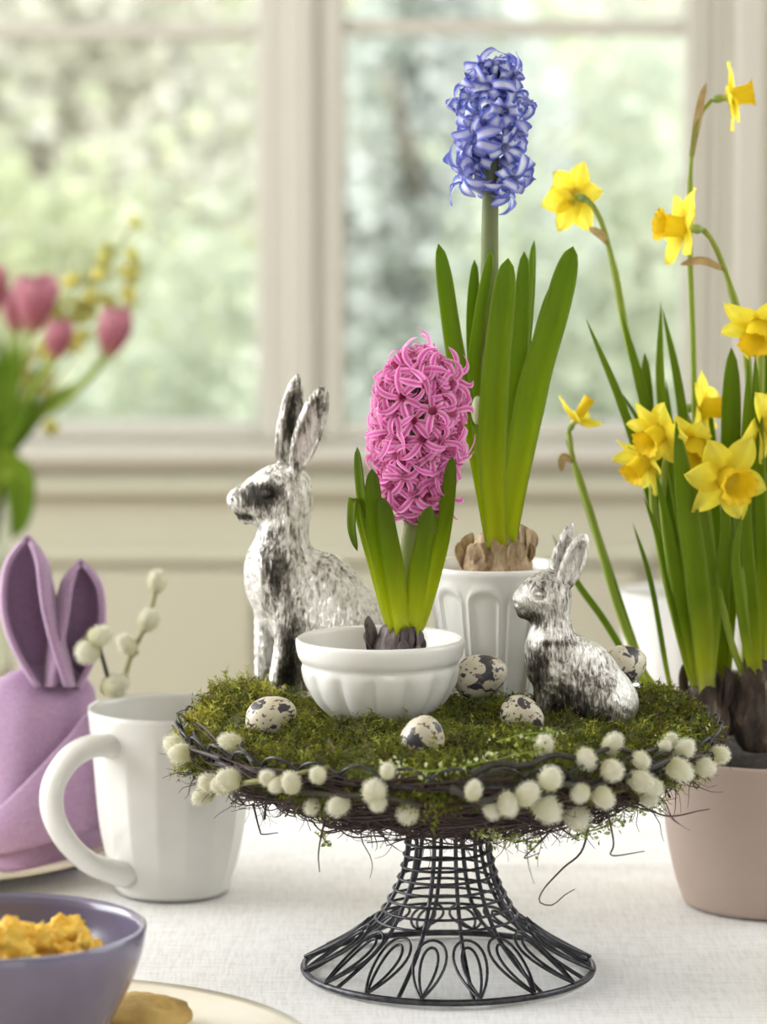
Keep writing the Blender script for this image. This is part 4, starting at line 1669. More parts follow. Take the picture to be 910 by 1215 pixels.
def spike(parent, c, axis, rx, hz, n, meshes, seed, sc, top=1.0, low=-1.0, back=0.016, jit=0.13):
    r = np.random.default_rng(seed)
    axis = Vector(axis).normalized()
    R = Vector((0, 0, 1)).rotation_difference(axis)
    for i in range(n):
        t = low + (top - low) * (i + 0.5) / n
        a = i * 2.39996 + r.normal() * 0.12
        q = max(0.0, 1 - abs(t) ** 2.6) ** 0.5
        p = Vector((math.cos(a) * rx * q, math.sin(a) * rx * q, t * hz))
        nd = Vector((math.cos(a), math.sin(a), 0)) * (0.35 + 0.65 * q)
        up = 1.15 * max(0, t) ** 2.2 - 0.25 * max(0, -t) + 0.12
        nd = (nd + Vector((0, 0, up)) + Vector(r.normal(size=3)) * jit).normalized()
        s = sc * r.uniform(0.88, 1.1) * (1 - 0.18 * max(0, t) ** 3)
        w = Vector(c) + R @ (p - nd * back * s)
        link('floret', meshes[i % len(meshes)], parent, align(w, R @ nd, spin=r.uniform(0, 6), scale=s))


# pink hyacinth in the bowl
pb = Vector((at(470, 745, -0.004).x, -0.004, bz + BT - 0.012))
pink = thing('pink_hyacinth', 'pink flowering hyacinth growing from a dark bulb in the small white bowl', 'hyacinth', (pb.x, pb.y, bz + 0.02))


def bulb(parent, c, r, hgt, mat, seed, name='bulb'):
    pr = prof_spline([(0.0, -hgt * 0.55), (r * 0.55, -hgt * 0.5), (r * 0.98, -hgt * 0.15), (r, hgt * 0.08), (r * 0.82, hgt * 0.32), (r * 0.60, hgt * 0.5), (r * 0.50, hgt * 0.66), (r * 0.2, hgt * 0.66)], 26)

    def mod(a, i, rr, z):
        d_ = Vector((math.cos(a), math.sin(a), 0))
        return rr * (1 + 0.13 * mnoise.noise(d_ * 2.4 + Vector((0, 0, z * 70 + seed))) + 0.10 * mnoise.noise(d_ * 7 + Vector((0, 0, z * 160 + seed))))
    part(name, lathe(pr, 44, c, mod), mat, parent)


def skin_flaps(parent, c, r, hgt, n, mat, seed):
    q = np.random.default_rng(seed)
    for k in range(n):
        a = q.uniform(0, 2 * PI)
        L = q.uniform(0.4, 0.75) * hgt
        w = q.uniform(0.25, 0.5) * r
        d = Vector((math.cos(a), math.sin(a), 0))
        b = Vector(c) + d * r * q.uniform(0.75, 1.0) + Vector((0, 0, q.uniform(-0.1, 0.3) * hgt))
        P = [b, b + d * L * 0.10 + Vector((0, 0, L * 0.5)), b + d * L * q.uniform(-0.15, 0.4) + Vector((0, 0, L))]
        part('bulb_skin', blade(P, w * 2, d, 0.8, 0.0005, n=10), mat, parent)


bulb(pink, pb, 0.0165, 0.030, MT['bulb_dark'], 3)
skin_flaps(pink, pb, 0.0150, 0.026, 16, MT['bulb_dark'], 4)
v = blade([pb + Vector((-0.016, -0.004, -0.004)), pb + Vector((-0.026, -0.008, -0.010)), pb + Vector((-0.036, -0.010, -0.019))], 0.018, (0, -0.6, 0.8), 0.7, 0.0008, n=12)
part('bulb_skin', v, MT['bulb_dark'], pink)
pc = at(495, 507, 0.0)
pt = at(480, 735, -0.004)
part('stem', tube(spline([pt, at(484, 660, -0.004), at(492, 590, 0), at(496, 440, 0)], 20), [0.0058 - 0.0018 * k / 19 for k in range(20)], 12), MT['hyacinth_stem'], pink)
spike(pink, pc, (0.02, 0.02, 1), 0.0320, 0.0525, 122, PINKS, 8, 1.08, jit=0.22)
tipp = at(492, 412, 0)
for P, W, fc, cup in (([(466, 735, -0.012), (452, 660, -0.016), (443, 600, -0.022), (441, 556, -0.024)], 26, (0.15, -1, 0), 0.9),
                      ([(462, 735, -0.004), (446, 660, -0.004), (432, 600, -0.006), (424, 530, -0.004)], 17, (-0.5, -0.9, 0), 0.9),
                      ([(474, 738, -0.016), (466, 680, -0.022), (458, 630, -0.028), (452, 590, -0.032)], 30, (0.35, -1, 0), 1.0),
                      ([(492, 738, -0.012), (497, 690, -0.018), (505, 640, -0.024), (511, 600, -0.026)], 30, (-0.3, -1, 0), 1.0),
                      ([(500, 738, 0.002), (516, 680, 0.004), (530, 610, -0.012), (537, 541, -0.034)], 22, (-0.2, -1, 0), 0.9),
                      ([(484, 736, 0.012), (500, 680, 0.02), (520, 620, 0.03), (528, 590, 0.034)], 24, (0.2, -1, 0), 0.9),
                      ([(460, 735, 0.0), (443, 668, 0.0), (428, 612, -0.004), (420, 592, -0.008), (418, 625, -0.014), (424, 654, -0.016)], 15, (-0.4, -1, 0), 0.9)):
    pts = [at(480 + (P[0][0] - 480) * 0.5, 752, P[0][2] * 0.4)] + [at(*q) for q in P]
    part('leaf', blade(pts, W / 1890, fc, cup, 0.0016, n=32, prof=blunt), MT['short_leaf'], pink)

# blue hyacinth in the tall pot
sz = pz + PH - 0.010
solo('potting_sand', (lambda n=44: ([(POT.x, POT.y, sz + 0.004)] + [(POT.x + rr * math.cos(2 * PI * k / n), POT.y + rr * math.sin(2 * PI * k / n), sz + 0.002 * mnoise.noise(Vector((k, rr * 900, 1))) + 0.003 * (1 - rr / 0.04)) for rr in (0.010, 0.020, 0.030, 0.0392) for k in range(n)],
     [(0, 1 + k, 1 + (k + 1) % n) for k in range(n)] + [(1 + i * n + k, 1 + (i + 1) * n + k, 1 + (i + 1) * n + (k + 1) % n, 1 + i * n + (k + 1) % n) for i in range(3) for k in range(n)]))(),
     MT['soil_sand'], 'pale sandy grit filling the tall white pot', 'soil', (POT.x, POT.y, sz), kind='stuff')
bb = Vector((at(588, 668, POT.y).x, POT.y, sz + 0.008))
blue = thing('blue_hyacinth', 'tall blue and white hyacinth with long strap leaves in the tall white pot', 'hyacinth', (bb.x, bb.y, sz))
bulb(blue, bb + Vector((0.001, -0.004, 0)), 0.0225, 0.033, MT['bulb_tan'], 9)
skin_flaps(blue, bb + Vector((0.001, -0.004, 0)), 0.020, 0.028, 18, MT['bulb_tan'], 14)
BY = POT.y - 0.004
part('stem', tube(spline([at(588, 640, BY), at(582, 480, BY), at(581, 300, BY), at(583, 190, BY), at(586, 80, BY)], 26),
                  [0.0066 - 0.0030 * (k / 25) ** 2 for k in range(26)], 14), MT['hyacinth_stem'], blue)
spike(blue, at(586, 148, BY), (0.035, 0, 1), 0.0275, 0.0455, 37, BLUES, 21, 1.15, 1.0, -0.86, 0.017, 0.34)
for (px, py, dy, d, s) in ((548, 205, -0.010, (-0.8, -0.3, -0.45), 1.3), (608, 215, -0.016, (0.35, -0.75, -0.5), 1.25), (622, 180, 0.0, (0.9, -0.1, -0.3), 1.2),
                           (560, 165, -0.018, (-0.6, -0.75, -0.05), 1.3), (597, 132, -0.024, (0.15, -0.98, 0.12), 1.35)):
    p = at(px, py, BY + dy)
    dd = Vector(d).normalized()
    link('floret', BLUES[int(px) % 5], blue, align(p - dd * 0.012, dd, spin=px, scale=s))
for P, W, fc, cup in (([(582, 640, -0.006), (565, 540, -0.008), (540, 430, -0.006), (520, 289, -0.002)], 29, (0.35, -1, 0), 0.9),
                      ([(585, 640, -0.008), (572, 560, -0.012), (560, 450, -0.004), (568, 370, -0.006), (582, 295, -0.008)], 24, (0.6, -1, 0), 1.0),
                      ([(583, 640, 0.004), (570, 520, 0.008), (560, 400, 0.010), (563, 308, 0.012)], 20, (0.2, -1, 0), 0.9),
                      ([(590, 642, -0.018), (585, 560, -0.026), (588, 450, -0.030), (603, 306, -0.022)], 40, (-0.1, -1, 0), 1.0),
                      ([(598, 642, -0.008), (606, 540, -0.006), (615, 420, 0.0), (622, 298, 0.004)], 25, (0.1, -1, 0), 0.9),
                      ([(600, 640, 0.004), (616, 500, 0.010), (628, 380, 0.012), (634, 285, 0.012)], 17, (-0.6, -1, 0), 0.9),
                      ([(600, 642, -0.014), (614, 560, -0.018), (636, 450, -0.014), (660, 370, -0.008), (680, 292, 0.0)], 42, (-0.15, -1, 0), 0.95),
                      ([(600, 640, 0.004), (614, 560, 0.006), (634, 430, 0.012), (655, 338, 0.016)], 18, (-0.4, -1, 0), 0.9)):
    pts = [at(590 + (P[0][0] - 590) * 0.5, 658, BY + P[0][2] * 0.4)] + [at(x, y, BY + d) for x, y, d in P]
    part('leaf', blade(pts, W / 1820, fc, cup, 0.0020, n=40, prof=blunt), MT['hyacinth_leaf'], blue)
part('flower_bud', blob(at(566, 487, BY - 0.012), (0.004, 0.004, 0.009), 5, 0.08), simple('green_bud', (0.55, 0.62, 0.35), 0.5), blue)

# ------------------------------------------------------------------ daffodils in the rose-taupe pot
dc = tab(918, 1069)
DX, DY = dc.x, dc.y
dtop = at(905, 888, DY).z
pr = prof_spline([(0.0, 0.0), (0.054, 0.0), (0.060, 0.001), (0.0625, 0.006), (0.066, 0.016), (0.0715, 0.040), (0.0748, 0.066), (0.0762, 0.09), (0.0765, dtop - 0.006), (0.0763, dtop - 0.001), (0.0750, dtop), (0.0735, dtop - 0.003),
                  (0.0725, 0.085), (0.068, 0.04), (0.050, 0.014), (0.0, 0.012)], 70)
solo('flower_pot', lathe(pr, 96, (DX, DY, 0)), MT['taupe'], 'round rose-taupe stoneware pot planted with daffodils', 'pot', (DX, DY, 0))
n = 60
solo('potting_soil', ([(DX, DY, dtop - 0.004)] + [(DX + rr * math.cos(2 * PI * k / n), DY + rr * math.sin(2 * PI * k / n), dtop - 0.006 + 0.004 * mnoise.noise(Vector((k * 0.7, rr * 300, 5)))) for rr in (0.02, 0.04, 0.06, 0.0728) for k in range(n)],
     [(0, 1 + k, 1 + (k + 1) % n) for k in range(n)] + [(1 + i * n + k, 1 + (i + 1) * n + k, 1 + (i + 1) * n + (k + 1) % n, 1 + i * n + (k + 1) % n) for i in range(3) for k in range(n)]),
     MT['soil_dark'], 'dark soil in the rose-taupe daffodil pot', 'soil', (DX, DY, dtop), kind='stuff')


def tepal_mesh(L, W, reflex, seed):
    nu, nv = 11, 7
    V = []
    for i in range(nu):
        s = i / (nu - 1)
        w = W * (math.sin(PI * min(1.0, 0.16 + s * 0.84)) ** 0.75) * (1 if s < 0.98 else 0.3)
        z = reflex * L * s * s + 0.10 * L * math.sin(PI * s)
        for j in range(nv):
            u = -1 + 2 * j / (nv - 1)
            V.append((0.0022 + L * s, u * w * 0.5, z - abs(u) ** 2 * w * 0.10 + 0.0012 * math.sin(5 * s + seed) * u + 0.0007 * math.cos(PI * u * 2)))
    F = [(i * nv + j, i * nv + j + 1, (i + 1) * nv + j + 1, (i + 1) * nv + j) for i in range(nu - 1) for j in range(nv - 1)]
    T = [(i / (nu - 1), -1 + 2 * j / (nv - 1)) for i in range(nu) for j in range(nv)]
    return new_mesh('petal', (V, F, None, T), MT['tepal'])


def trumpet_mesh(L, r0, r1, flare):
    pr = [(r0, 0.0), (r0 * 1.02, L * 0.2), (r0 * 1.06, L * 0.5), (r0 * 1.15, L * 0.78), (r1, L * 0.93), (r1 * flare, L), (r1 * flare * 0.985, L * 0.995), (r1 * 0.95, L * 0.92), (r0 * 1.08, L * 0.78), (r0 * 0.98, L * 0.5), (r0 * 0.9, L * 0.1), (0.0004, L * 0.06)]

    def mod(a, i, r, z):
        e = max(0, (z / L - 0.6) / 0.4)
        return r * (1 + (0.08 * math.sin(a * 11) + 0.05 * math.sin(a * 5 + 1)) * e * e)
    v, f, c, t = lathe(pr, 48, (0, 0, 0), mod)
    t = [(max(0, min(1, p[2] / L)), 0.2) for p in v]
    return new_mesh('trumpet', (v, f, c, t), MT['trumpet'])


TEP = {q: [tepal_mesh(0.0250, 0.0178, q, k) for k in range(3)] for q in (-0.25, 0.05, 0.35, 0.75)}
TRU = trumpet_mesh(0.0175, 0.0064, 0.0084, 1.24)
TRUN = trumpet_mesh(0.0240, 0.0046, 0.0052, 1.12)


ROOT = {}


def rooted(t, P):
    """begin a leaf or stem path inside the neck of its bulb"""
    bx, by, bY, bh = ROOT[t.name]
    x, y, Y = P[0]
    k = (bx + max(-11, min(11, 0.5 * (x - bx))), by - 0.30 * bh, bY + 0.15 * (Y - bY))
    x1, y1, Y1 = P[1]
    top = by - 0.85 * bh
    f = max(0.0, min(1.0, (top - y1) / max(k[1] - y1, 1)))
    q = (x1 + (k[0] + 0.35 * (x - k[0]) - x1) * f, y1 + (k[1] - y1) * f, Y1 + (k[2] + 0.35 * (Y - k[2]) - Y1) * f)
    return [k, q] + list(P[1:])


def plant(label, bx, by, bY, br=0.017, bh=0.034):
    c = at(bx, by, bY)
    t = thing('daffodil_plant', label, 'daffodil', (c.x, c.y, dtop), 'daffodils in the rose-taupe pot')
    ROOT[t.name] = (bx, by, bY, bh * 1740)
    bulb(t, c, br, bh, MT['bulb_brown'], bx)
    skin_flaps(t, c, br * 0.95, bh, 5, MT['bulb_brown'], int(bx))
    return t


def flower(t, stem, W, fx, fy, fY, d, scale=1.0, reflex=0.05, narrow=False, spin=0.0, spathe=None):
    """stem: pixel path up to the neck; the flower's centre (where the petals meet) at (fx, fy)"""
    d = Vector(d).normalized()
    c = at(fx, fy, fY)
    back = c - d * 0.013 * scale
    P = [at(*q) for q in rooted(t, stem)]
    e = P[-1]
    pts = spline(P + [e.lerp(back, 0.6) + Vector((0, 0, 0.002)), back], 40)
    w = W / 1740 / 2
    st = part('stem', tube(pts, [w * (1 if k < 34 else 0.72) for k in range(40)], 10), MT['stem_green'], t)
    pr_ = [(0.0, 0.0), (0.0020, 0.0008), (0.0031, 0.0035), (0.0030, 0.006), (0.0026, 0.0085), (0.0034, 0.0125), (0.0046, 0.015)]
    M = align(back, d, scale=scale)
    link('flower_tube', OVARY, st, M)
    for k in range(6):
        set_ = TEP[reflex]
        M = align(c + d * (0.0006 if k % 2 else -0.0006), d + Vector((random.uniform(-.14, .14), random.uniform(-.14, .14), random.uniform(-.14, .14))), spin=spin + k * PI / 3 + random.uniform(-.12, .12), scale=scale * (1.0 if k % 2 else 0.94) * random.uniform(0.93, 1.05))
        link('petal', set_[k % 3], st, M)
    link('trumpet', TRUN if narrow else TRU, st, align(c, d, scale=scale, spin=0.4))
    if spathe:
        Q = [pts[35]] + [at(*q) for q in spathe[1:]]
        part('spathe', blade(Q, 0.0065, (0, -1, 0), 1.0, 0.0005, n=12), MT['spathe'], st)
    return st


m = Mat('flower_tube').set(rough=0.5)
u, v_ = m.span()
m.base(m.ramp(u, [(0.0, (0.16, 0.25, 0.05)), (0.55, (0.24, 0.32, 0.06)), (1.0, (0.72, 0.58, 0.05))]))
OVARY = new_mesh('flower_tube', lathe([(0.0, 0.0), (0.0020, 0.0008), (0.0031, 0.0035), (0.0030, 0.006), (0.0024, 0.0085), (0.0032, 0.0115), (0.0048, 0.0140)], 14), m.m)


def leaf(t, P, W, face=(0, -1, 0), cup=0.8, thick=0.0016, round_tip=False):
    pts = [at(*q) for q in rooted(t, P)]
    pf = (lambda s: (0.75 + 0.25 * min(1, s * 3)) * max(0.0, 1 - max(0, (s - 0.80) / 0.20) ** 2.2) ** 0.6) if round_tip else \
         (lambda s: (0.75 + 0.25 * min(1, s * 3)) * (1 - max(0, (s - 0.60) / 0.40) ** 2.2) ** 0.8)
    part('leaf', blade(pts, W / 1740, face, cup, thick, pf, n=30), MT['daffodil_leaf'], t)


Y0 = DY
p1 = plant('daffodil clump whose thin outer shoot leans over behind the small silver rabbit', 806, 862, Y0 - 0.015, 0.013, 0.034)
flower(p1, [(788, 870, Y0), (760, 790, Y0), (733, 720, Y0), (704, 620, Y0), (680, 545, Y0)], 9, 683, 498, Y0, (0.55, 0.0, 0.85), 0.72, 0.35, True, 0.3,
       [(0, 0, 0), (668, 542, Y0 - 0.004), (666, 560, Y0 - 0.004)])
leaf(p1, [(792, 870, Y0 + 0.01), (764, 800, Y0 + .01), (726, 690, Y0 + .01), (690, 580, Y0 + .01), (671, 520, Y0 + .01)], 11, (0.2, -1, 0))
leaf(p1, [(790, 872, Y0 - .005), (756, 800, Y0 - .005), (716, 735, Y0 - .005), (684, 690, Y0 - .005), (655, 634, Y0 - .005)], 9)
leaf(p1, [(800, 870, Y0 - 0.02), (790, 790, Y0 - 0.02), (772, 690, Y0 - 0.02), (751, 621, Y0 - 0.02)], 7)
p2 = plant('daffodil clump with the back-turned flower and the pair of drooping blooms, behind the moss edge', 838, 850, Y0 - 0.03, 0.016, 0.046)
p3 = plant('daffodil clump carrying the tallest daffodil of the pot', 868, 838, Y0 + 0.025, 0.016, 0.036)
p4 = plant('daffodil clump with the big open bloom, growing from the fattest bulb', 900, 842, Y0 - 0.030, 0.019, 0.052)
flower(p2, [(826, 820, Y0 + .01), (806, 700, Y0 + .012), (776, 520, Y0 + .015), (744, 400, Y0 + .02), (729, 320, Y0 + .02), (713, 262, Y0 + .02)], 9, 683, 234, Y0 + 0.03, (-0.45, 0.80, 0.05), 0.98, 0.05, False, 0.5,
       [(0, 0, 0), (712, 278, Y0 + .016), (698, 270, Y0 + .016)])
flower(p2, [(824, 820, Y0 - .04), (800, 700, Y0 - .045), (786, 600, Y0 - .05), (792, 535, Y0 - .05), (800, 510, Y0 - .045)], 8, 783, 512, Y0 - 0.055, (-0.62, -0.62, -0.42), 0.95, 0.05, False, 0.2)
flower(p2, [(818, 820, Y0 - .03), (790, 690, Y0 - .03), (775, 600, Y0 - .03), (776, 555, Y0 - .03)], 8, 765, 545, Y0 - 0.035, (-0.60, -0.45, -0.62), 0.9, 0.35, False, 0.9)
flower(p3, [(836, 810, Y0 + .02), (828, 600, Y0 + .02), (822, 400, Y0 + .02), (818, 280, Y0 + .02), (820, 190, Y0 + .02), (827, 145, Y0 + .02)], 7, 866, 115, Y0 + 0.02, (1, -0.12, 0.16), 0.92, 0.05, False, 0.25,
       [(0, 0, 0), (831, 122, Y0 + .019), (838, 98, Y0 + .019)])
flower(p3, [(888, 800, Y0 + .0), (892, 600, Y0 - .002), (887, 430, Y0 - .006), (868, 345, Y0 - .01), (852, 300, Y0 - .012)], 9, 812, 270, Y0 - 0.02, (-0.95, -0.35, 0.12), 1.05, 0.05, False, 0.1,
       [(0, 0, 0), (832, 309, Y0 - .016), (806, 314, Y0 - .018)])
flower(p3, [(846, 810, Y0 + .03), (840, 650, Y0 + .03), (822, 520, Y0 + .03), (815, 495, Y0 + .03)], 8, 832, 484, Y0 + 0.025, (0.85, -0.35, 0.05), 1.0, 0.05, False, 0.5)
flower(p4, [(862, 800, Y0 - .05), (850, 680, Y0 - .05), (838, 590, Y0 - .045), (836, 545, Y0 - .04)], 8, 826, 524, Y0 - 0.045, (-0.25, -0.60, -0.62), 1.0, 0.05, False, 0.4)
flower(p4, [(884, 800, Y0 - .055), (882, 700, Y0 - .055), (874, 620, Y0 - .05), (872, 588, Y0 - .042)], 8, 862, 567, Y0 - 0.068, (0.30, -0.93, -0.18), 1.22, 0.05, False, 0.15)
flower(p4, [(898, 800, Y0 - .03), (900, 600, Y0 - .03), (902, 470, Y0 - .03), (903, 400, Y0 - .02)], 9, 900, 386, Y0 - 0.04, (-0.20, -0.70, -0.62), 1.05, 0.05, False, 0.8)
flower(p4, [(902, 800, Y0 - .04), (908, 640, Y0 - .04), (912, 530, Y0 - .03)], 8, 908, 502, Y0 - 0.045, (0.75, -0.65, -0.05), 1.0, 0.05, False, 0.0)
# leaves: (owner, path, width)
for t, P, W, fc, rt in (
        (p2, [(816, 815, Y0 - .02), (790, 660, Y0 - .02), (744, 500, Y0 - .02), (695, 378, Y0 - .02)], 13, (0.3, -1, 0), False),
        (p2, [(822, 815, Y0), (800, 640, Y0), (765, 480, Y0), (736, 368, Y0)], 17, (0.2, -1, 0), False),
        (p2, [(824, 815, Y0 + .01), (806, 680, Y0 + .01), (772, 540, Y0 + .01), (765, 418, Y0 + .01)], 19, (0, -1, 0), True),
        (p2, [(822, 815, Y0 + .02), (800, 680, Y0 + .02), (765, 520, Y0 + .02), (729, 455, Y0 + .02)], 9, (0, -1, 0), False),
        (p2, [(830, 815, Y0 - .01), (816, 660, Y0 - .01), (786, 480, Y0 - .01), (784, 358, Y0 - .01)], 14, (-0.3, -1, 0), False),
        (p2, [(834, 815, Y0 + .0), (826, 640, Y0), (806, 470, Y0), (786, 366, Y0)], 15, (0.3, -1, 0), False),
        (p2, [(838, 815, Y0 - .06), (826, 690, Y0 - .065), (812, 590, Y0 - .07), (802, 500, Y0 - .07)], 30, (0.25, -1, 0), False),
        (p2, [(826, 820, Y0 - .05), (806, 700, Y0 - .055), (790, 610, Y0 - .055), (778, 560, Y0 - .055)], 14, (-0.2, -1, 0), False),
        (p2, [(816, 820, Y0 - .045), (800, 720, Y0 - .045), (782, 640, Y0 - .045), (764, 590, Y0 - .045)], 10, (-0.2, -1, 0), False),
        (p2, [(842, 820, Y0 - .05), (846, 720, Y0 - .05), (838, 640, Y0 - .055), (826, 560, Y0 - .05)], 18, (0.1, -1, 0), False),
        (p3, [(850, 815, Y0 - .03), (866, 640, Y0 - .03), (866, 520, Y0 - .03), (868, 412, Y0 - .03)], 26, (0.1, -1, 0), True),
        (p3, [(848, 815, Y0 - .04), (856, 700, Y0 - .05), (862, 640, Y0 - .055), (858, 580, Y0 - .055)], 22, (-0.1, -1, 0), False),
        (p3, [(846, 815, Y0 + .03), (836, 660, Y0 + .03), (800, 540, Y0 + .03), (790, 450, Y0 + .03)], 14, (0, -1, 0), False),
        (p3, [(852, 815, Y0 + .03), (850, 640, Y0 + .03), (846, 540, Y0 + .03), (842, 470, Y0 + .03)], 14, (0, -1, 0), False),
        (p4, [(886, 810, Y0 - .04), (884, 660, Y0 - .045), (884, 540, Y0 - .05), (888, 430, Y0 - .05)], 17, (0.3, -1, 0), False),
        (p4, [(898, 810, Y0 - .05), (890, 700, Y0 - .055), (884, 620, Y0 - .055), (890, 560, Y0 - .055)], 20, (-0.2, -1, 0), False),
        (p4, [(906, 810, Y0 - .04), (904, 660, Y0 - .045), (900, 540, Y0 - .05), (896, 420, Y0 - .05)], 18, (-0.3, -1, 0), False),
        (p4, [(892, 810, Y0 - .02), (900, 600, Y0 - .02), (905, 500, Y0 - .02), (912, 380, Y0 - .02)], 20, (0.1, -1, 0), False),
        (p4, [(914, 810, Y0 - .04), (922, 640, Y0 - .045), (928, 500, Y0 - .05), (940, 380, Y0 - .05)], 18, (0, -1, 0), False),
        (p4, [(890, 810, Y0 - .06), (878, 720, Y0 - .065), (872, 660, Y0 - .07), (880, 610, Y0 - .07)], 13, (0.2, -1, 0), False)):
    leaf(t, P, W, fc, 0.8, 0.0016, rt)

# ------------------------------------------------------------------ napkin rabbit on its plate
plc = Vector((at(-82, 998, 0.305).x, 0.305, 0))


def plate(name, label, c, R, Hh, mat, rimw=0.0026, group=None):
    pr = prof_spline([(0.0, 0.001), (R * 0.50, 0.001), (R * 0.56, 0.0), (R * 0.60, 0.003), (R * 0.80, Hh * 0.45), (R * 0.985, Hh - 0.003), (R, Hh - 0.0008), (R * 0.992, Hh), (R * 0.97, Hh - 0.001),
                      (R * 0.78, Hh * 0.45 + 0.004), (R * 0.62, 0.0055), (R * 0.5, 0.0045), (0.0, 0.0045)], 56)
    return solo(name, lathe(pr, 110, (c[0], c[1], c[2])), mat, label, 'plate', c, group)


plate('dinner_plate', 'cream plate under the folded lilac napkin', tuple(plc), 0.136, 0.019, MT['plate'])
NYv = 0.305
nc = at(52, 1010, NYv)
NB = Vector((nc.x, NYv, 0.0055))
nap = thing('napkin_rabbit', 'lilac cloth napkin folded into a standing rabbit with two ears', 'napkin', tuple(NB))
PXN = ppm(NYv, 0.1)


def npt(px, py, d):
    """a point of the napkin: photograph position at depth d in front of (negative) the fold's axis"""
    return at(px, py, NYv + d)


def nap_body(u, v):
    # u: height 0..1, v: around -pi..pi
    a = -PI / 2 + (v - 0.5) * 2 * PI
    zz = u
    cx = 42 + 12 * u
    rx = (78 - 20 * u ** 1.6) * (1 - max(0, (u - 0.84) / 0.16) ** 2.5 * 0.72)
    rd = (0.050 - 0.022 * u) * (1 - max(0, (u - 0.84) / 0.16) ** 2.5 * 0.6)
    z = 0.0055 + 0.132 * u
    wr_ = 1 + 0.03 * math.sin(3 * a + 5 * u) + 0.02 * math.sin(7 * a + 2)
    x = at(cx, 900, NYv).x + math.cos(a) * rx / PXN * wr_
    return Vector((x, NYv + math.sin(a) * rd * wr_, z + 0.006 * math.sin(2 * a + 1) * u))


v, f, _, t = sheet(nap_body, 26, 56, True)
t = [(0.3, 0.3)] * len(v)
f.append(tuple(25 * 56 + j for j in range(56)))
f.append(tuple(range(55, -1, -1)))
part('body', (v, f, None, t), MT['napkin'], nap)


def nap_flap(u, v):
    # lower wrap with a rising diagonal edge, u from its hem up to the diagonal, v from left to right
    px = -48 + 180 * v
    tx = max(0.0, min(1.0, (px + 20) / 126.0))
    top = 975 - 132 * tx ** 1.15
    if px > 106:
        top = 843 + (px - 106) * 3.0
    hem = 1012 - 0.26 * max(0, px - 10)
    py = hem + (top - hem) * u
    k = (px - 50) / 96.0
    d = -0.052 * math.sqrt(max(0.02, 1 - k * k * 0.9)) - 0.0045 + 0.012 * u * tx
    return npt(px, py, d) + Vector((0, -0.003 * math.sin(PI * u), 0))


part('wrap_fold', shell(nap_flap, 16, 46, 0.0042), MT['napkin'], nap)


def nap_ear(base, tip, wpx, bow, dbase, dtip, open_ang, twist=0.0):
    def fn(u, v):
        cx = base[0] + (tip[0] - base[0]) * u + bow * math.sin(PI * u)
        cy = base[1] + (tip[1] - base[1]) * u
        w = wpx * 0.5 * (math.sin(PI * (0.20 + 0.66 * u)) ** 0.75 if u < 0.999 else 0.3) * (1 - max(0, (u - 0.8) / 0.2) ** 2.4 * 0.75)
        a = (v - 0.5) * 2 * open_ang + twist                 # trough open to the camera side
        x = math.sin(a) * w / math.sin(min(open_ang, PI / 2))
        dd = dbase + (dtip - dbase) * u + math.cos(a) * w / PXN * 1.5
        return npt(cx + x, cy - 5 * math.cos(a) * u, dd)
    return fn


part('ear', shell(nap_ear((66, 815), (33, 642), 66, -14, -0.018, -0.006, 2.35, 0.25), 26, 26, 0.0034), MT['napkin'], nap)
part('ear', shell(nap_ear((74, 815), (96, 670), 60, 8, -0.014, -0.004, 2.35, -0.25), 26, 26, 0.0034), MT['napkin'], nap)
for P, W in (([(70, 830), (64, 740), (60, 690)], 16), ([(72, 830), (70, 740), (72, 695)], 14)):
    part('inner_fold', blade([npt(x, y, -0.012) for x, y in P], W / PXN, (0.3, -1, 0), 0.9, 0.002, n=14), MT['napkin'], nap)

wp = lambda Y: (lambda x, y: at(x, y, Y))
willow('short dark willow twig with three catkins between the napkin rabbit and the mug', [(150, 940), (138, 850), (130, 812), (120, 775), (114, 755)],
       [(102, 773, 1.5), (120, 754, 1.35), (138, 812, 1.5)], 'willow_dark', 0.0022, 'pussy willow twigs beside the napkin', lambda x, y: at(x, y, 0.256 + max(0, y - 770) * 0.00030), 1.0, False)
willow('tall green willow twig with three catkins rising above the mug', [(135, 945), (142, 850), (150, 795), (162, 765), (176, 735), (184, 705), (187, 690)],
       [(187, 688, 1.25), (178, 733, 1.35), (151, 765, 1.2)], 'willow', 0.0022, 'pussy willow twigs beside the napkin', wp(0.350), 1.0, False)

# ------------------------------------------------------------------ front left: plate, bowl, snacks
fp = tab(20, 1258, 0.012)
plate('dinner_plate', 'cream plate under the purple bowl', (fp.x, fp.y, 0), 0.166, 0.018, MT['plate'])
fb = Vector((at(-2, 1096, fp.y).x, fp.y, 0.0050))
RB = 0.0815
HB = at(-2, 1098, fp.y).z - 0.005
pr = prof_spline([(0.0, 0.0), (0.030, 0.0), (0.034, 0.002), (0.040, 0.006), (0.056, 0.022), (0.070, 0.046), (0.0775, HB - 0.018), (RB - 0.0008, HB - 0.003), (RB - 0.0012, HB), (RB - 0.0045, HB - 0.0014), (RB - 0.0068, HB - 0.016),
                  (0.066, 0.044), (0.050, 0.022), (0.025, 0.009), (0.0, 0.008)], 66)
solo('cereal_bowl', lathe(pr, 110, tuple(fb)), MT['lilac'], 'glazed purple bowl holding golden snacks', 'bowl', tuple(fb))
SN = [(8, 1108, 30, 24), (40, 1104, 26, 20), (78, 1098, 30, 22), (112, 1113, 12, 9), (58, 1120, 30, 20), (20, 1128, 30, 18), (90, 1122, 22, 14), (-20, 1112, 28, 22), (-35, 1130, 28, 20), (62, 1098, 18, 14), (100, 1104, 10, 9)]
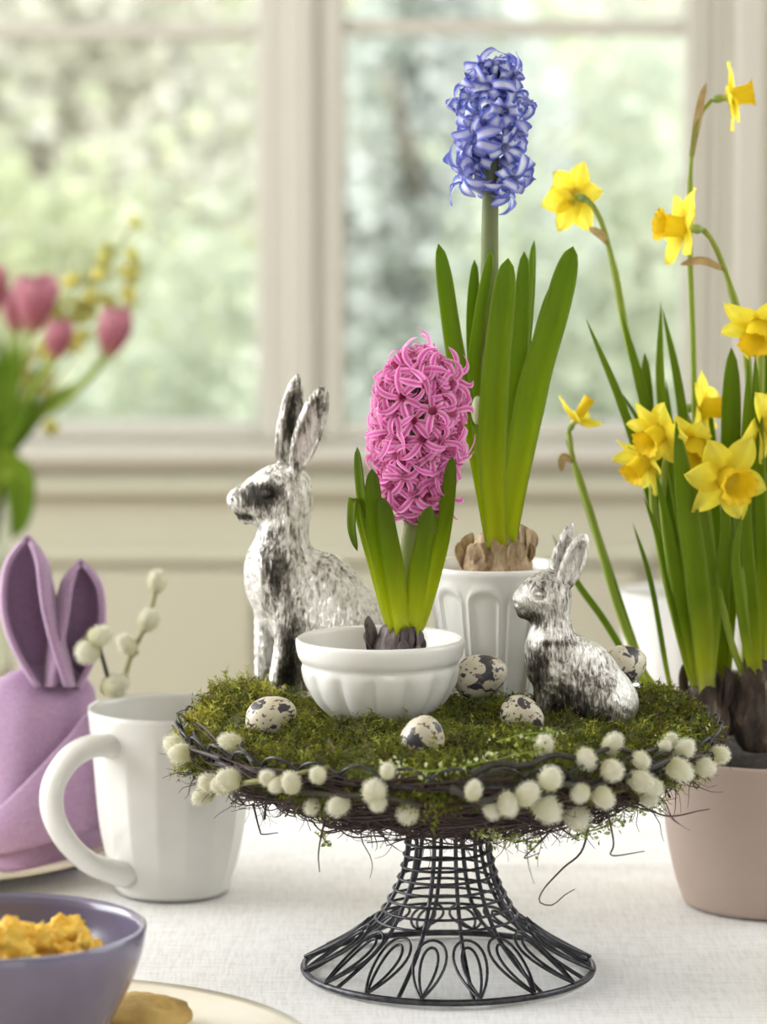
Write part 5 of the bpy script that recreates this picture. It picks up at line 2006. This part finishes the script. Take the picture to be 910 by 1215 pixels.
for k, (x, y, a, b) in enumerate(SN):
    p = at(x, y + 12, fp.y - 0.015 + 0.028 * ((k * 37) % 5 - 2) / 2)
    s = 1.0 / 2120
    o = solo('snack_piece', blob((p.x, p.y, p.z), (a * s * 0.82, a * s * 0.75, b * s), k + 3, 0.55, 1.8, 16, 22), MT['snack'],
             'golden crumbly snack piece heaped in the purple bowl', 'snack', (p.x, p.y, p.z), 'snacks in the purple bowl')
# filling below the pieces, so that the heap rests on something
solo('snack_heap', blob((fb.x, fb.y, 0.042), (0.056, 0.056, 0.022), 31, 0.25, 3.0, 20, 40), MT['snack'], 'bed of golden crumbs filling the purple bowl', 'snack', (fb.x, fb.y, 0.03), kind='stuff')
cp = tab(178, 1212, 0.016)
for k, (dx, dz, lab) in enumerate(((0.0, 0.0, 'golden brown biscuit on the cream plate beside the purple bowl'),)):
    solo('biscuit', blob((cp.x + dx - 0.006, cp.y, cp.z + 0.004 + dz), (0.030, 0.026, 0.011), 50 + k, 0.22, 1.6, 14, 26), MT['biscuit'], lab, 'biscuit', (cp.x + dx, cp.y, 0.012))

# ------------------------------------------------------------------ tulips in a glass vase
TY = 1.50
tv = at(-42, 830, TY)
vz = tv.z
RV = 0.050
zr = at(-42, 562, TY).z - vz
pr = [(0.0, 0.0), (RV * 0.9, 0.0), (RV, 0.004), (RV, 0.05), (RV * 0.94, 0.10), (RV * 1.0, zr - 0.01), (RV * 1.02, zr), (RV * 0.98, zr), (RV * 0.96, zr - 0.01), (RV * 0.90, 0.10), (RV * 0.95, 0.05), (RV * 0.93, 0.010), (0.0, 0.008)]
solo('glass_vase', lathe(pr, 48, (tv.x, tv.y, vz)), MT['glass'], 'clear glass vase holding the tulip bouquet by the window', 'vase', (tv.x, tv.y, vz))
ps = thing('plant_stand', 'small round wooden plant stand under the tulip vase by the window', 'stand', (tv.x, tv.y, ZF))
part('stand_top', lathe([(0.0, vz - 0.022), (0.105, vz - 0.022), (0.110, vz - 0.018), (0.110, vz - 0.004), (0.107, vz - 0.0005), (0.0, vz - 0.0005)], 40, (tv.x, tv.y, 0)), MT['wood'], ps, smooth=False)
for k in range(3):
    a = 2 * PI * k / 3 + 0.5
    part('leg', tube([(tv.x + 0.07 * math.cos(a), tv.y + 0.07 * math.sin(a), vz - 0.02), (tv.x + 0.12 * math.cos(a), tv.y + 0.12 * math.sin(a), ZF)], 0.011, 8), MT['wood'], ps)


def tulip_petal(L, W, opening):
    nu, nv = 10, 7
    V = []
    for i in range(nu):
        s = i / (nu - 1)
        w = W * math.sin(PI * (0.14 + 0.80 * s)) ** 0.7 * (1 if s < 0.97 else 0.5)
        rad = 0.004 + 0.0125 * math.sin(PI * min(1, 0.06 + s * 0.62)) + opening * s * s
        for j in range(nv):
            u = -1 + 2 * j / (nv - 1)
            a = u * w * 0.5 / 0.0135
            V.append((rad * math.cos(a), rad * math.sin(a), L * s))
    F = [(i * nv + j, i * nv + j + 1, (i + 1) * nv + j + 1, (i + 1) * nv + j) for i in range(nu - 1) for j in range(nv - 1)]
    T = [(i / (nu - 1), -1 + 2 * j / (nv - 1)) for i in range(nu) for j in range(nv)]
    return new_mesh('petal', (V, F, None, T), MT['tulip'])


TP = {0: tulip_petal(0.044, 0.026, -0.003), 1: tulip_petal(0.047, 0.027, 0.004)}
TS = 1.19


def tulip(label, path, d, sc, op, leaves):
    P = [at(x, y, Y) for x, y, Y in path]
    t = thing('tulip', label, 'tulip', tuple(P[0]), 'tulips in the glass vase')
    part('stem', tube(spline(P, 20), 0.0040, 8), MT['stem_green'], t)
    for k in range(6):
        link('petal', TP[op], t, align(P[-1] - Vector(d).normalized() * 0.001 * (k % 2), d, spin=k * PI / 3 + 0.2, scale=TS * sc * (1 if k % 2 else 0.92)))
    for Q, W in leaves:
        part('leaf', blade([at(x, y, Y) for x, y, Y in Q], W / 1150, (0.2, -1, 0), 0.9, 0.0012, n=18), MT['tulip_leaf'], t)


B_ = (-30, 815, TY)
tulip('pink tulip bent out furthest to the side of the bouquet', [B_, (-14, 580, TY), (20, 512, TY), (75, 478, TY - .02), (112, 440, TY - .03), (128, 420, TY - .03)], (0.28, -0.1, 1), 0.98, 0,
      [([(-28, 700, TY), (-2, 560, TY), (35, 500, TY - .01), (90, 452, TY - .02)], 26)])
tulip('pink tulip with opened petals above the middle of the bouquet', [B_, (-24, 580, TY), (0, 500, TY), (24, 440, TY - .01), (38, 392, TY - .01)], (0.14, -0.1, 1), 1.05, 1,
      [([(-30, 700, TY), (-14, 560, TY - .02), (6, 480, TY - .03), (22, 400, TY - .03)], 34), ([(-22, 700, TY), (0, 560, TY + .01), (34, 470, TY + .01), (60, 425, TY + .01)], 28)])
tulip('small pink tulip between its two larger neighbours in the bouquet', [B_, (-18, 580, TY), (10, 510, TY - .02), (48, 450, TY - .03), (66, 424, TY - .03)], (0.18, -0.15, 1), 0.80, 0,
      [([(-30, 700, TY), (-10, 560, TY - .03), (14, 510, TY - .04), (40, 470, TY - .04)], 30)])
tulip('pink tulip at the outer edge of the bouquet above the vase', [B_, (-32, 560, TY), (-22, 460, TY), (-12, 372, TY)], (0.05, 0, 1), 1.0, 0,
      [([(-34, 700, TY), (-26, 560, TY - .01), (-14, 480, TY - .02), (2, 420, TY - .02)], 36), ([(-30, 640, TY - .03), (-6, 560, TY - .045), (20, 560, TY - .05), (24, 610, TY - .05), (14, 640, TY - .05)], 42)])
tulip('pale pink tulip tucked behind the opened one', [B_, (-26, 580, TY + .02), (-4, 500, TY + .03), (12, 430, TY + .04), (20, 392, TY + .04)], (0.02, 0, 1), 0.9, 0,
      [([(-26, 700, TY + .02), (-8, 560, TY + .03), (0, 480, TY + .04), (4, 400, TY + .04)], 30)])
BLOS = new_mesh('blossom', blob((0, 0, 0), (0.006, 0.006, 0.008), 2, 0.4, 2.5, 7, 9), MT['forsythia'])
for q, (P, lab, seed) in enumerate((([(-20, 600, TY + .03), (20, 480, TY + .05), (80, 380, TY + .06), (125, 320, TY + .06), (160, 262, TY + .06)], 'blossoming yellow-green branch reaching highest out of the bouquet', 1),
                                    ([(-20, 600, TY + .03), (10, 480, TY + .05), (50, 400, TY + .06), (95, 340, TY + .06), (125, 305, TY + .06)], 'blossoming yellow-green branch behind the opened tulip', 2),
                                    ([(-20, 600, TY + .03), (30, 500, TY + .05), (90, 420, TY + .06), (140, 350, TY + .06), (158, 330, TY + .06)], 'blossoming yellow-green branch above the outermost tulip', 3))):
    C = spline([at(*p) for p in P], 30)
    t = thing('forsythia_branch', lab, 'branch', tuple(C[0]), 'blossoming branches in the bouquet')
    part('branch', tube(C, [0.0018 - 0.001 * k / 29 for k in range(30)], 6), MT['willow'], t)
    r = np.random.default_rng(seed)
    for k in range(22):
        i = int(r.integers(9, 30))
        link('blossom', BLOS, t, align(C[i] + Vector(r.normal(size=3)) * 0.011, r.normal(size=3), scale=r.uniform(0.7, 1.4)))
